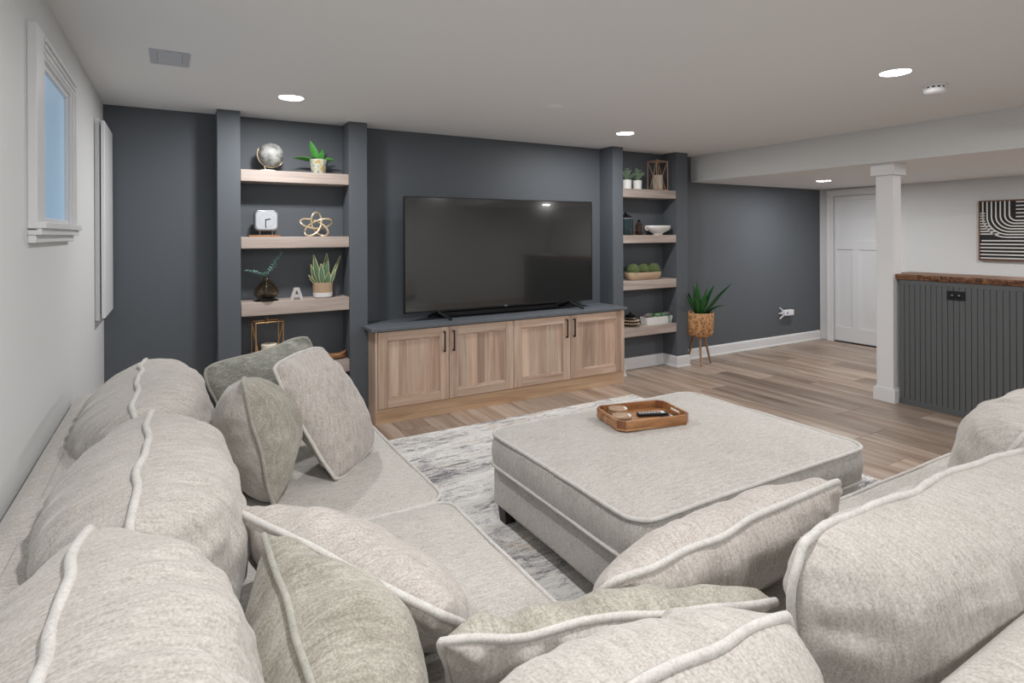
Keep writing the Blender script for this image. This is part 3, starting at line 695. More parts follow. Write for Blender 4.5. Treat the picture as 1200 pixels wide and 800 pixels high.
# letter A drawn in x-z, extruded in y
def A_prism():
    mb = MB(); d_ = .028
    L_ = [(-.05, 0), (-.026, 0), (-.013, .028), (-.0, .062), (.0, .094), (-.018, .094)]
    # left leg, right leg, crossbar, cap with a hole between them
    polys = [[(-.05, 0), (-.024, 0), (-.004, .066), (0, .068), (0, .092), (-.019, .092)], [(.05, 0), (.024, 0), (.004, .066), (0, .068), (0, .092), (.019, .092)], [(-.019, .017), (.019, .017), (.012, .04), (-.012, .04)]]
    for pl in polys:
        mb.prism(pl, -d_/2, d_/2, M=Matrix.Translation((x, y0-.03, z)) @ Matrix.Rotation(pi/2, 4, 'X'))
    return mb
tag(A_prism().build('letter_block', M['concrete'], bevel=.002), 'small pale grey letter A block standing on the third left shelf', 'ornament')
# -- snake plant
x = 1.035
t_ = thing('snake_plant', 'variegated snake plant in a jute and white pot', 'plant', (x, y0, z))
MB().lathe([(0, 0), (.06, 0), (.074, .012), (.077, .045)], (x, y0, z), 28).build('pot_base', M['ceramic'], t_, smooth='auto')
MB().lathe([(.077, .045), (.078, .12), (.072, .122), (.070, .108)], (x, y0, z), 28).build('woven_band', M['jute'], t_, smooth='auto')
MB().lathe([(0, .108), (.071, .108)], (x, y0, z), 24).build('soil', M['soil'], t_)
sn = plain('snake_leaf', srgb(92, 118, 92), .45, var=.5, vscale=50); se = plain('snake_edge', srgb(198, 200, 150), .5)
def snake(bx, by, dx_, dy_, L, w_):
    base = Vector((bx, by, z+.105)); mb = MB(); mb2 = MB()
    blade(mb, base, (dx_, dy_, 1), L, w_*1.25, .02, .12, seg=7, wmax=.5, side=(.9, -.4, 0)); o = mb.build('leaf', sn, t_, smooth=True)
    vs = mb.v; l = [vs[6*i] for i in range(8)]; r = [vs[6*i+2] for i in range(8)]
    mb2.tube(l, .0022, 5).tube(r, .0022, 5); mb2.build('leaf_margin', se, o)
for a in ((x-.03, y0-.02, -.18, 0, .245, .034), (x+.018, y0, .06, 0, .25, .040), (x-.012, y0-.04, -.05, 0, .17, .034), (x+.03, y0-.035, .12, 0, .10, .036), (x+.05, y0, .42, .1, .25, .018), (x-.05, y0, -.25, 0, .17, .022), (x-.055, y0-.02, -.7, 0, .10, .016), (x+.055, y0-.02, .35, 0, .13, .018)): snake(*a)
# -- bottom shelf: lantern and wood bowl
z = tops_l[3]; x = .62
t_ = thing('lantern', 'brass wire lantern on the bottom left shelf behind the pillows', 'lantern', (x, y0, z))
wire_box(t_, x, y0+.01, z, .20, .13, .345, M['gold'], .0045, .12)
MB().lathe([(0, 0), (.07, 0), (.07, .006), (0, .006)], (x, y0, z+.001), 24).build('candle_plate', M['gold'], t_, smooth='auto')
candle(x+.01, y0, z+.0075, .058, .165, 'cream pillar candle inside the brass lantern on the bottom left shelf')
t_ = MB(); vs = []; fs = []; n = 14
for i in range(n+1):
    q = i/n; xx = 1.03+.19*q; wd = .05*sin(pi*min(1, max(.05, q)))**.6+.004; hh = .03+.035*max(0, (q-.6)/.4)**2+.01*(1-q)
    for j in range(9):
        a = pi*j/8; vs.append((xx, y0-wd*cos(a), z+.001+hh-(hh)*sin(a)**.8))
    for j in range(9):
        a = pi*(8-j)/8; vs.append((xx, y0-(wd-.006)*cos(a)*.9, z+.004+hh-(hh-.008)*sin(a)**.8))
for i in range(n):
    for j in range(18): fs.append((i*18+j, i*18+(j+1) % 18, (i+1)*18+(j+1) % 18, (i+1)*18+j))
fs += [tuple(range(18)), tuple(n*18+j for j in range(18))]
tag(t_.add(vs, fs).build('wooden_bowl', M['acacia'], smooth='auto'), 'carved brown wooden boat-shaped bowl at the end of the bottom left shelf', 'bowl')

# -- right niche, top shelf
z = tops_r[0]
def leafy(px_, py_, pz_, t_, mat, nst=13, R=.085, H=.11, lw=.016):
    for s in range(nst):
        a = 2*pi*s/nst+random.uniform(-.2, .2); lean = random.uniform(.1, 1.0)
        b = Vector((px_, py_, pz_)); e = b+Vector((cos(a)*R*lean, sin(a)*R*lean*.7, H*(1.15-.6*lean)))
        st = MB().tube([b, b.lerp(e, .5)+Vector((0, 0, .012)), e], .0016, 4).build('stem', mat, t_)
        mb = MB()
        for k in range(9):
            q = .25+.75*k/8; p = b.lerp(e, q); an = k*2.4+s
            blade(mb, p, (cos(an), sin(an), .5), .030, lw, .3, .1, seg=3, wmax=.5)
        mb.build('leaf_cluster', mat, st)
for k, (x, lab) in enumerate(((4.262, 'left one of two small white pots of pale greenery, beside the fin'), (4.412, 'right one of two small white pots of pale greenery, beside the lantern'))):
    t_ = thing('potted_greenery', lab, 'plant', (x, y0, z), 'small white pots of greenery on the top right shelf')
    MB().lathe([(0, 0), (.044, 0), (.047, .003), (.05, .1), (.045, .1), (.043, .085), (0, .085)], (x, y0, z), 28).build('pot', M['ceramic'], t_, smooth='auto')
    leafy(x, y0, z+.088, t_, M['leafpale'], 14, .085, .13, .021)
x = 4.715
t_ = thing('lantern', 'copper wire lantern on the top right shelf beside the white pots', 'lantern', (x, y0, z))
wire_box(t_, x, y0, z, .185, .13, .325, M['copper'], .0048, .1)
MB().lathe([(0, 0), (.068, 0), (.068, .006), (0, .006)], (x, y0, z+.001), 24).build('candle_plate', M['copper'], t_, smooth='auto')
MB().lathe([(.066, .007), (.066, .17), (.0645, .17), (.0645, .008)], (x, y0, z), 28).build('glass_sleeve', M['clear'], t_, smooth='auto')
candle(x, y0, z+.0075, .056, .165, 'cream pillar candle inside the copper lantern on the top right shelf')
# second shelf
z = tops_r[1]
x = 4.238
t_ = thing('glass_jar', 'teal glass storage jar with a dark domed lid, second right shelf', 'jar', (x, y0, z))
MB().lathe([(0, 0), (.078, 0), (.082, .006), (.08, .165), (.07, .18), (.065, .18), (.074, .163), (.076, .01), (0, .008)], (x, y0, z), 32).build('glass_body', M['teal'], t_, smooth='auto')
MB().lathe([(.072, .18), (.074, .186), (.066, .20), (.03, .225), (.012, .228), (.014, .238), (.008, .246), (0, .247)], (x, y0, z), 32).build('lid', M['blackgloss'], t_, smooth=True)
MB().lathe([(.074, .176), (.077, .179), (.077, .186), (.073, .187)], (x, y0, z), 32).build('lid_rim', M['silver'], t_, smooth='auto')
x = 4.405
t_ = thing('glass_bottle', 'small brown amber glass bottle beside the teal jar', 'bottle', (x, y0-.03, z))
MB().lathe([(0, 0), (.038, 0), (.041, .006), (.038, .06), (.04, .1), (.032, .125), (.016, .135), (.015, .15), (.018, .152), (.012, .152), (.012, .13), (.03, .118), (.036, .098), (.035, .01), (0, .008)], (x, y0-.03, z), 24).build('glass_body', M['amber'], t_, smooth=True)
MB().lathe([(0, .15), (.014, .15), (.017, .158), (.012, .170), (0, .172)], (x, y0-.03, z), 16).build('stopper', M['blackgloss'], t_, smooth=True)
x = 4.715
t_ = thing('footed_bowl', 'shallow white ceramic footed bowl with two loop handles', 'bowl', (x, y0, z))
MB().lathe([(0, 0), (.062, 0), (.066, .004), (.06, .016), (.085, .028), (.13, .05), (.165, .085), (.172, .105), (.166, .107), (.155, .085), (.12, .056), (.06, .032), (0, .028)], (x, y0, z), 40, sy=.62).build('bowl_body', M['ceramic'], t_, smooth=True)
for s in (-1, 1):
    MB().tube([(x+s*(.158+.03*sin(pi*i/10)), y0, z+.055+.045*i/10) for i in range(11)], .007, 8).build('handle', M['ceramic'], t_, smooth=True)
# third shelf: moss trough
z = tops_r[2]
t_ = thing('wooden_trough', 'long pale wooden trough bowl on the third right shelf', 'bowl', (4.47, y0, z))
mb = MB(); vs = []; fs = []
ring = rrect(2, 2, .7, 6); nr = len(ring)
for sx, sy, zz in ((.19, .055, 0), (.215, .068, .012), (.238, .082, .05), (.243, .086, .086), (.234, .078, .086), (.225, .07, .05), (.2, .055, .02)):
    for u, v in ring: vs.append((4.487+u*sx, y0+v*sy, z+zz))
for i in range(6):
    for j in range(nr): fs.append((i*nr+j, i*nr+(j+1) % nr, (i+1)*nr+(j+1) % nr, (i+1)*nr+j))
fs += [tuple(range(nr)), tuple(6*nr+j for j in range(nr))]
mb.add(vs, fs).build('trough_body', M['trough'], t_, smooth='auto')
for k, (xx, lab) in enumerate(((4.347, 'left one of three green moss balls in the wooden trough'), (4.497, 'middle one of three green moss balls in the wooden trough'), (4.649, 'right one of three green moss balls in the wooden trough'))):
    mb = MB(); r = [.073, .070, .073][k]
    c_ = Vector((xx, y0, z+.106)); n = 340
    bm = bmesh.new(); bmesh.ops.create_icosphere(bm, subdivisions=4, radius=r)
    for v in bm.verts: v.co *= 1+.09*noise.noise(v.co*90)+.05*noise.noise(v.co*220)
    bm.verts.ensure_lookup_table()
    mb.add([v.co+c_ for v in bm.verts], [tuple(v.index for v in f.verts) for f in bm.faces]); bm.free()
    for i in range(n):
        dv = Vector((random.gauss(0, 1), random.gauss(0, 1), random.gauss(0, 1))).normalized(); q = c_+dv*r*.97; s_ = dv.orthogonal().normalized()*.003
        mb.add([q-s_, q+s_, q+dv*.008+Vector((random.uniform(-.004, .004), 0, random.uniform(-.004, .004)))], [(0, 1, 2)])
    tag(mb.build('moss_ball', M['moss']), lab, 'moss ball', 'moss balls in the trough')
# bottom shelf: beaded jar and succulents
z = tops_r[3]; x = 4.30
t_ = thing('glass_jar', 'low clear glass jar with black knob lid in a beaded basket', 'jar', (x, y0, z))
MB().lathe([(0, 0), (.06, 0), (.08, .012), (.094, .04), (.092, .066), (.086, .068), (.088, .042), (.07, .016), (0, .01)], (x, y0, z), 32).build('basket', M['black'], t_, smooth='auto')
for zz, rr in ((.072, .092), (.008, .07), (.04, .094)):
    mb = MB()
    for k in range(30):
        a = 2*pi*k/30; c_ = (x+rr*cos(a), y0+rr*sin(a), z+zz); mb.lathe([(.0085*sin(pi*i/5), -.0085*cos(pi*i/5)) for i in range(6)], c_, 6)
    mb.build('bead_ring', M['trough'], t_, smooth=True)
MB().lathe([(0, .012), (.065, .012), (.08, .05), (.068, .10), (.05, .118), (.046, .118), (.063, .1), (.075, .05), (.06, .018), (0, .016)], (x, y0, z), 32).build('glass_body', M['clear'], t_, smooth=True)
MB().lathe([(0, .118), (.055, .118), (.055, .126), (.03, .135), (.012, .138), (.016, .15), (.008, .16), (0, .16)], (x, y0, z), 24).build('lid', M['blackgloss'], t_, smooth=True)
x0_, x1_ = 4.49, 4.88
t_ = thing('succulent_planter', 'rectangular white ceramic planter filled with succulents, bottom right shelf', 'planter', (4.685, y0, z))
mb = MB(); a, b, a2, b2 = .182, .05, .196, .058
vs = [(4.685+sx*a, y0+sy*b, z) for sx, sy in ((-1,-1),(1,-1),(1,1),(-1,1))]+[(4.685+sx*a2, y0+sy*b2, z+.085) for sx, sy in ((-1,-1),(1,-1),(1,1),(-1,1))]+[(4.685+sx*(a2-.008), y0+sy*(b2-.008), z+.085) for sx, sy in ((-1,-1),(1,-1),(1,1),(-1,1))]+[(4.685+sx*(a2-.01), y0+sy*(b2-.01), z+.07) for sx, sy in ((-1,-1),(1,-1),(1,1),(-1,1))]
fs = [(3,2,1,0)]+[(4*k+i, 4*k+(i+1) % 4, 4*(k+1)+(i+1) % 4, 4*(k+1)+i) for k in range(3) for i in range(4)]+[(12,13,14,15)]
mb.add(vs, fs).build('pot', M['ceramic'], t_, bevel=.003)
for k in range(9):
    xx = 4.685-.165+.33*k/8; yy = y0+random.uniform(-.025, .02); mt = M[['succ1', 'leafteal', 'succ1', 'leafbright', 'leafpale', 'leafbright', 'leafpale', 'leafteal', 'succ1'][k]]; mb = MB()
    for ring_ in range(3):
        for j in range(7):
            a = 2*pi*j/7+ring_*.4; blade(mb, (xx, yy, z+.078), (cos(a), sin(a), .25+ring_*.6), .045+.004*(k % 3), .02, -.1, .1, seg=3, wmax=.5)
    mb.build('rosette', mt, t_, smooth=True)
for dx_ in (.12, .135, .15):
    mb = MB(); pts = [Vector((4.685+dx_, y0-.055, z+.085)), Vector((4.685+dx_+.003, y0-.068, z+.075)), Vector((4.685+dx_-.002, y0-.07, z+.03)), Vector((4.685+dx_+.004, y0-.067, z+.012))]
    mb.tube(pts, .002, 5)
    for i in range(12):
        q = i/12*3; j = int(q); p = pts[j].lerp(pts[min(3, j+1)], q-j); blade(mb, p, (random.uniform(-1, 1), -.6, .3), .014, .008, .3, .1, seg=2, wmax=.5)
    mb.build('trailing_strand', M['leafteal'], t_)

# -- floor planter
px_, py_ = 5.29, 4.72
t_ = thing('floor_planter', 'tall green leafy plant in a woven pot on three wooden legs', 'plant', (px_, py_, 0))
px_, py_ = 5.265, 4.70
mb = MB().lathe([(0, .325), (.10, .325), (.138, .34), (.154, .38), (.160, .5), (.162, .60), (.157, .605), (.150, .60), (.148, .56)], (px_, py_, 0), 40)
mb.build('woven_pot', M['wicker'], t_, smooth=True)
MB().lathe([(0, .565), (.149, .565)], (px_, py_, 0), 32).build('soil', M['soil'], t_)
for a in (radians(348), radians(228), radians(108)):
    MB().bar((px_+.06*cos(a), py_+.06*sin(a), .345), (px_+.155*cos(a), py_+.155*sin(a), .0), .015, 10, r2=.011).build('leg', M['legwood'], t_, smooth='auto')
lv = [(-.55, -.3, 1, .43, .052, .12), (-.25, -.5, 1, .34, .05, .15), (-.1, .0, 1, .42, .05, .03), (.12, -.2, 1, .38, .048, .2), (.3, -.5, .9, .33, .045, .35), (.75, -.25, .75, .52, .055, .12), (.65, .1, .8, .44, .05, .15), (.2, .2, 1, .36, .045, .3), (-.7, -.1, .9, .36, .05, .25), (-.35, .2, 1, .34, .045, .2), (.9, -.4, .8, .30, .04, .55), (-.15, -.35, 1, .25, .045, .1), (.45, -.1, 1, .3, .045, .3), (.05, -.4, 1, .22, .045, .2), (-.8, -.5, 1, .38, .05, .2)]
for (a, b, c_, L, w_, bd) in lv:
    mb = MB(); blade(mb, (px_+a*.07, py_+b*.07, .56), (a, b, c_*1.2), L, w_*1.2, bd, .18, seg=9, wmax=.45, tip=.02); mb.build('leaf', M['leaf'], t_, smooth=True)

# ------------------------------------------------------------------ rug
rg = MB().prism(rrect(3.1, 3.2, .02, 3), 0, .012, M=Matrix.Translation((2.155, 2.515, 0)))
o = rg.build('area_rug', M['rug'], bevel=.004); tag(o, 'distressed grey, white and beige area rug under the ottoman', 'rug')

# ------------------------------------------------------------------ upholstery builders
def uvbox(mb, pts_uv): mb.uv = pts_uv
def fbm(p, o=3):
    s = 0; a = 1
    for _ in range(o): s += a*noise.noise(p); p = p*2.07; a *= .5
    return s
def slab(name, x0, x1, y0, y1, z0, z1, mat, parent, r=.06, er=.03, crown=.0, bulge=.0, amp=.004, step=.05, seed=0, pow_=2.6, swap=False):
    """soft box: rounded plan (r), rounded edges (er), domed top (crown), side bulge"""
    cx, cy = (x0+x1)/2, (y0+y1)/2; w, h = x1-x0, y1-y0
    plan = []
    def arc(cx_, cy_, a0):
        for i in range(6): a = a0+pi/2*i/5; plan.append((cx_+r*cos(a), cy_+r*sin(a)))
    def line(a, b):
        n = max(1, int((Vector(b)-Vector(a)).length/step))
        for i in range(1, n): plan.append((a[0]+(b[0]-a[0])*i/n, a[1]+(b[1]-a[1])*i/n))
    arc(x1-r, y1-r, 0); line((x1-r, y1), (x0+r, y1)); arc(x0+r, y1-r, pi/2); line((x0, y1-r), (x0, y0+r)); arc(x0+r, y0+r, pi); line((x0+r, y0), (x1-r, y0)); arc(x1-r, y0+r, 3*pi/2); line((x1, y0+r), (x1, y1-r))
    n = len(plan); rings = []
    def inset(p, d):   # move toward centre by d (approx along rounded rectangle)
        sx = (w/2-d)/(w/2); sy = (h/2-d)/(h/2); return (cx+(p[0]-cx)*sx, cy+(p[1]-cy)*sy)
    R_ = []
    R_.append((er, z0)); 
    for i in range(1, 4): a = pi/2*i/3; R_.append((er*(1-sin(a)), z0+er*(1-cos(a))))
    H = z1-z0-2*er
    for i in range(1, 4): q = i/4; R_.append((-bulge*sin(pi*q), z0+er+H*q))
    for i in range(0, 4): a = pi/2*i/3; R_.append((er*(1-cos(a)), z1-er+er*sin(a)))
    ms = min(w, h)/2; k = max(5, int((ms-er)/step))
    for i in range(1, k+1):
        R_.append((er+(ms-er)*i/k*.999, None))
    vs = []; uvs = []; per = [0]
    for i in range(n): per.append(per[-1]+(Vector(plan[(i+1) % n])-Vector(plan[i])).length)
    fl_ = 0
    for (d_, zz) in R_:
        for j, p in enumerate(plan):
            q = inset(p, d_) if zz is not None else None
            if zz is None:
                s = 1-(d_-er)/(ms-er); q = inset(p, d_)
                # crown measured on the distance from the edges
                uu = abs(q[0]-cx)/(w/2); vv = abs(q[1]-cy)/(h/2)
                zc = z1+crown*(1-uu**pow_)*(1-vv**pow_)
            else: zc = zz
            P_ = Vector((q[0], q[1], zc)); nn = fbm(Vector((q[0]*3+seed*7.7, q[1]*3, zc*3)), 3)*amp
            out = Vector((q[0]-cx, q[1]-cy, 0)).normalized()
            if zz is None: P_.z += nn
            else: P_ += out*nn
            vs.append(P_)
            if zc >= z1-er*.5 and zz is None or d_ >= er*.7 and zc > z0+er: uvs.append((q[0], q[1]) if not swap else (q[1], q[0]))
            else: uvs.append((zc, per[j]) if True else None)
    fs = []
    for i in range(len(R_)-1):
        for j in range(n): fs.append((i*n+j, i*n+(j+1) % n, (i+1)*n+(j+1) % n, (i+1)*n+j))
    fs.append(tuple(reversed(range(n)))); fs.append(tuple((len(R_)-1)*n+j for j in range(n)))
    mb = MB().add(vs, fs); mb.uv = uvs
    o = mb.build(name, mat, parent, smooth=True)
    def edge(zt, dd=0.0):
        out = []
        for j, p in enumerate(plan):
            q = inset(p, dd); nn = fbm(Vector((q[0]*3+seed*7.7, q[1]*3, zt*3)), 3)*amp
            out.append(Vector((q[0], q[1], zt+nn*.5)))
        return out
    return o, edge
def pipe(pts, r, mat, parent, closed=True):
    mb = MB().tube(pts, r, 8, closed=closed)
    L = []; s = 0; n = 8
    for i in range(len(pts)):
        s += (Vector(pts[i])-Vector(pts[i-1])).length
        for j in range(n): L.append((s*2, j*.01))
    mb.uv = L; return mb.build('piping', mat, parent, smooth=True)

def cushion(name, C4, T, mats, parent=None, rnd=.25, p=2.2, q=.5, bow=.06, gather=.012, wob=.006, pr=.009, pm='piping', seed=0, n=40, big=.012, sag=0, dirflip=False, creases=()):
    """C4 = bottom-left, bottom-right, top-right, top-left rim corners seen from the front; T=(front,back) thickness.
    The rim is sewn with piping; fullness follows a power profile with gathers near the seam."""
    BL, BR, TR, TL = [Vector(c_) for c_ in C4]
    Wd = ((BR-BL).length+(TR-TL).length)/2; Hd = ((TL-BL).length+(TR-BR).length)/2
    nrm = ((BR-BL)+(TR-TL)).cross((TL-BL)+(TR-BR)).normalized()
    def rim(u, v):
        # rounded corners and inward bowed edges
        uu = u*(1-bow*(1-v*v)*1.0) ; vv = v*(1-bow*(1-u*u)*Wd/Hd*.8)
        k = rnd
        uu, vv = uu*sqrt(max(0, 1-k*v*v*v*v/2)), vv*sqrt(max(0, 1-k*u*u*u*u/2))
        a, b = (uu+1)/2, (vv+1)/2
        return BL*(1-a)*(1-b)+BR*a*(1-b)+TR*a*b+TL*(1-a)*b
    vs = []; uvs = []; fs = []; mi = []
    def co(i): t = -1+2*i/n; return sin(t*pi/2)*.35+t*.65 if False else (t*(1.5-.5*t*t))
    def side(sgn, Tm, mat_i, sd):
        o = len(vs)
        for j in range(n+1):
            v = co(j)
            for i in range(n+1):
                u = co(i); P_ = rim(u, v)
                w = (max(0, 1-abs(u)**p)**q)*(max(0, 1-abs(v)**p)**q)
                # distances from the seams in metres
                du = (1-abs(u))*Wd/2; dv = (1-abs(v))*Hd/2
                g = 0
                if w > 0:
                    su = Vector((v*Hd*9+sd, du*5, 2.2*sgn+sd)); sv = Vector((u*Wd*9+sd, dv*5, 7.1*sgn+sd))
                    g = (noise.noise(su)*math.exp(-du/.07)*min(1, du/.015)+noise.noise(sv)*math.exp(-dv/.07)*min(1, dv/.015))*gather*2.2
                    g += fbm(Vector((u*Wd*3.2+sd, v*Hd*3.2, sgn*3+sd)), 3)*big*w
                    # long soft drag lines
                    g += abs(noise.noise(Vector((u*Wd*1.5+sd*2, v*Hd*10, sd))))*-.16*big*w*2
                    for (cu, cv, ang, ln, dp) in creases:
                        xx = (u*Wd/2-cu)*cos(ang)+(v*Hd/2-cv)*sin(ang); yy = -(u*Wd/2-cu)*sin(ang)+(v*Hd/2-cv)*cos(ang)
                        if sgn > 0 or True: g -= dp*math.exp(-(yy/.015)**2)*math.exp(-(xx/ln)**2)*min(1, w*2)
                P_ = P_+nrm*(sgn*(Tm*w+g))+Vector((0, 0, -sag*w))
                vs.append(P_); uvs.append((v*Hd/2+sd, u*Wd/2+Tm*w*0) if not dirflip else (u*Wd/2+sd, v*Hd/2))
        for j in range(n):
            for i in range(n):
                a = o+j*(n+1)+i; f = (a, a+1, a+n+2, a+n+1)
                fs.append(f if sgn > 0 else f[::-1]); mi.append(mat_i)
    side(1, T[0], 0, seed*3.1+.7); side(-1, T[1], 1 if len(mats) > 1 else 0, seed*5.3+9.1)
    mb = MB(); mb.v = [tuple(v) for v in vs]; mb.f = fs; mb.m = mi; mb.uv = uvs
    o = mb.build(name, mats, parent, smooth=True)
    pts = []
    m = 44
    for e in range(4):
        for i in range(m):
            t = -1+2*i/m; u, v = ((t, -1), (1, t), (-t, 1), (-1, -t))[e]
            P_ = rim(u, v); c0 = (BL+BR+TR+TL)/4; out = (P_-c0).normalized()
            wv = noise.noise(Vector((P_.x*14+seed, P_.y*14, P_.z*14)))
            w2 = noise.noise(Vector((P_.x*6+seed*3, P_.y*6, P_.z*6+4)))
            pts.append(P_+nrm*(w2*wob*1.6)+out*(pr*.3+wv*wob*.5))
    pp = pipe(pts, pr, M[pm], o)
    return o

# ------------------------------------------------------------------ ottoman
ot = thing('ottoman', 'large square light grey upholstered ottoman in the middle of the rug', 'ottoman', (2.15, 2.12, .012))
o, e = slab('base', 1.447, 2.925, 1.585, 2.71, .10, .31, M['ott'], ot, r=.05, er=.02, amp=.004, seed=2)
o, e = slab('top_cushion', 1.435, 2.935, 1.565, 2.715, .302, .475, M['ott'], ot, r=.09, er=.02, crown=.035, bulge=.008, amp=.008, seed=3, pow_=3.2, step=.04)
pipe([p for p in e(.470, -.001)], .0095, M['piping'], o)
pipe([p for p in e(.312, -.004)], .008, M['piping'], o)
for x, y in ((1.505, 1.65), (2.86, 1.65), (1.505, 2.63), (2.86, 2.63)):
    MB().add([(x-.03, y-.03, .012), (x+.03, y-.03, .012), (x+.03, y+.03, .012), (x-.03, y+.03, .012), (x-.04, y-.04, .105), (x+.04, y-.04, .105), (x+.04, y+.04, .105), (x-.04, y+.04, .105)], [(3,2,1,0),(4,5,6,7),(0,1,5,4),(1,2,6,5),(2,3,7,6),(3,0,4,7)]).build('leg', M['footmat'], ot, bevel=.003)
# ------------------------------------------------------------------ sectional sofa
so = thing('sectional_sofa', 'large light beige L-shaped sectional sofa with loose back cushions', 'sofa', (.6, .9, 0))
slab('left_back_frame', XL+.006, -.245, .30, 3.46, .10, .765, M['sofa'], so, r=.06, er=.06, amp=.006, seed=5, step=.08, swap=True)
slab('right_back_frame', -.245, 3.35, .285, .50, .10, .765, M['sofax'], so, r=.06, er=.06, amp=.006, seed=6, step=.08)
slab('left_base', -.26, .90, .49, 3.40, .06, .31, M['sofa'], so, r=.05, er=.02, amp=.003, seed=7, step=.1)
slab('right_base', .89, 3.30, .49, 1.22, .06, .31, M['sofa'], so, r=.05, er=.02, amp=.003, seed=8, step=.1)
for (a, b, c_, d_, sd, r_) in ((-.25, .945, 2.135, 3.37, 11, .10), (-.25, .945, 1.275, 2.13, 12, .07), (-.25, .945, .49, 1.27, 13, .03), (.95, 2.12, .49, 1.335, 14, .07), (2.125, 3.3, .49, 1.335, 15, .09)):
    o, e = slab('seat_cushion', a, b, c_, d_, .30, .455, M['ott'], so, r=r_, er=.02, crown=.03, bulge=.012, amp=.008, seed=sd, step=.05, swap=True)
    pipe([p for p in e(.450, -.001)], .0075, M['piping'], o)
# back cushions, left run (rim along the top running in Y)
def lback(y0, y1, xt, zt, sd, xb=-.02, T=(.22, .26), cr=()):
    return cushion('back_cushion', [(xb, y0, .50), (xb, y1, .50), (xt, y1, zt), (xt, y0, zt)], T, [M['sofa']], so, rnd=.30, p=3.2, q=.5, bow=.0, gather=.016, wob=.016, pr=.0095, seed=sd, n=90, big=.020, creases=cr)
lback(2.29, 3.34, -.125, .935, 21, cr=((.0, .14, 1.4, .09, .014), (.25, .10, 1.7, .1, .012)))
lback(1.41, 2.36, -.075, .932, 22, cr=((-.30, .16, 1.35, .12, .022), (.12, .15, 1.8, .10, .016), (.28, .12, 1.3, .08, .014)))
lback(.50, 1.48, -.160, .935, 23, cr=((-.05, .12, 1.45, .16, .020), (.02, .10, 1.62, .14, .014), (.25, .14, 1.9, .08, .012), (-.25, .1, 1.3, .12, .014)))
def rback(x0, x1, yt, zt, sd, yb=.72, T=(.11, .22), cr=(), z2=None):
    return cushion('back_cushion', [(x1, yb, .50), (x0, yb, .50), (x0, yt, zt), (x1, yt, z2 or zt)], T, [M['sofax']], so, rnd=.28, p=3.0, q=.5, bow=.0, gather=.014, wob=.014, pr=.0095, seed=sd, n=90, big=.016, creases=cr)
rback(1.105, 2.32, .755, .875, 31, z2=.845, T=(.09, .22), cr=((-.02, .17, 1.2, .07, .022), (.02, .15, 1.9, .08, .014), (.30, .18, 1.5, .06, .012), (-.25, .17, 1.7, .06, .012), (.5, -.1, .25, .16, .014)))
rback(2.27, 3.25, .74, .90, 32, T=(.225, .20), yb=.90, cr=((.2, .15, 1.3, .1, .018),))
rback(.10, .99, .66, .83, 33, yb=.70, T=(.19, .20), cr=((-.25, .12, 1.2, .08, .014),))
# legs of the sofa
for x, y in ((-.36, .38), (-.36, 3.38), (.82, 3.3), (3.2, .4), (3.2, 1.12), (.86, 1.15)):
    MB().box((x-.035, y-.035, 0 if x < .6 or y < .9 or x > 3.6 else .012), (x+.035, y+.035, .11)).build('leg', M['footmat'], so)

# ------------------------------------------------------------------ throw pillows
SG, LT, PK, SD_ = M['sage'], M['sofa'], M['sofapink'], M['sagedark']
PG = 'throw pillows on the sectional'
def pillow(label, C4, T, mats, sd, **k):
    o = cushion('throw_pillow', C4, T, mats, None, seed=sd, **k); tag(o, label, 'pillow', PG); return o
SGX, PKX, LTX = M['sagex'], M['sofapinkx'], M['sofax']
# A woven sage at the far end
pillow('woven grey-green throw pillow at the far end, behind the other two', [(.20, 2.80, .52), (.72, 3.02, .52), (.645, 3.22, 1.02), (.065, 3.0, .925)], (.095, .095), [SD_], 41, rnd=.62, p=2, q=.6, bow=.17, pr=.007, pm='pipesage', n=60, gather=.014)
# B edge-on two-tone
pillow('sage and cream throw pillow seen edge-on, against the far back cushions', [(.325, 2.36, .475), (.37, 2.84, .50), (.27, 2.82, .885), (.21, 2.28, .99)], (.165, .175), [SG, LT], 42, rnd=.10, p=2, q=.52, bow=.0, pr=.008, pm='pipesage', n=60, gather=.014)
# C cream facing
pillow('cream square throw pillow with sage back, nearest the seat edge at the far end', [(.585, 2.47, .475), (.86, 2.80, .50), (.625, 2.95, .965), (.345, 2.60, .965)], (.12, .12), [PKX, SG], 43, rnd=.24, p=2.3, q=.58, bow=-.03, pr=.008, n=60, gather=.012)
# D big pinkish cream lying against the cushions
pillow('large pinkish cream pillow slumped behind the near sage pillow', [(.30, 1.88, .50), (.68, 1.34, .48), (.492, 1.135, .705), (.125, 1.70, .79)], (.11, .13), [PK], 44, rnd=.10, p=2.2, q=.5, bow=-.03, pr=.0095, gather=.018, n=70)
# E sage near
pillow('sage green pillow with pointed corner, nearest the left back cushions', [(.33, 1.48, .52), (.42, .98, .50), (.20, .84, .745), (.188, 1.53, .785)], (.20, .15), [SG], 45, rnd=.05, p=2, q=.55, bow=.02, pr=.008, pm='pipesage', gather=.018, n=70)
# F bottom centre, light with sage far side
pillow('cream lumbar pillow with a sage far side, in the corner of the sofa', [(1.18, .98, .50), (.50, 1.13, .50), (.428, 1.035, .735), (1.165, .815, .70)], (.10, .09), [SGX, LTX], 46, rnd=.14, p=2.1, q=.5, bow=.05, pr=.009, gather=.014, n=70, wob=.010, big=.008)
# H right
pillow('long pinkish cream pillow leaning on the right back cushion beside the ottoman', [(1.76, 1.20, .50), (.93, 1.22, .50), (.835, 1.03, .71), (1.76, .985, .785)], (.11, .12), [PKX], 47, rnd=.4, p=2.3, q=.5, bow=.02, pr=.0095, gather=.014, n=70, wob=.010, big=.008)

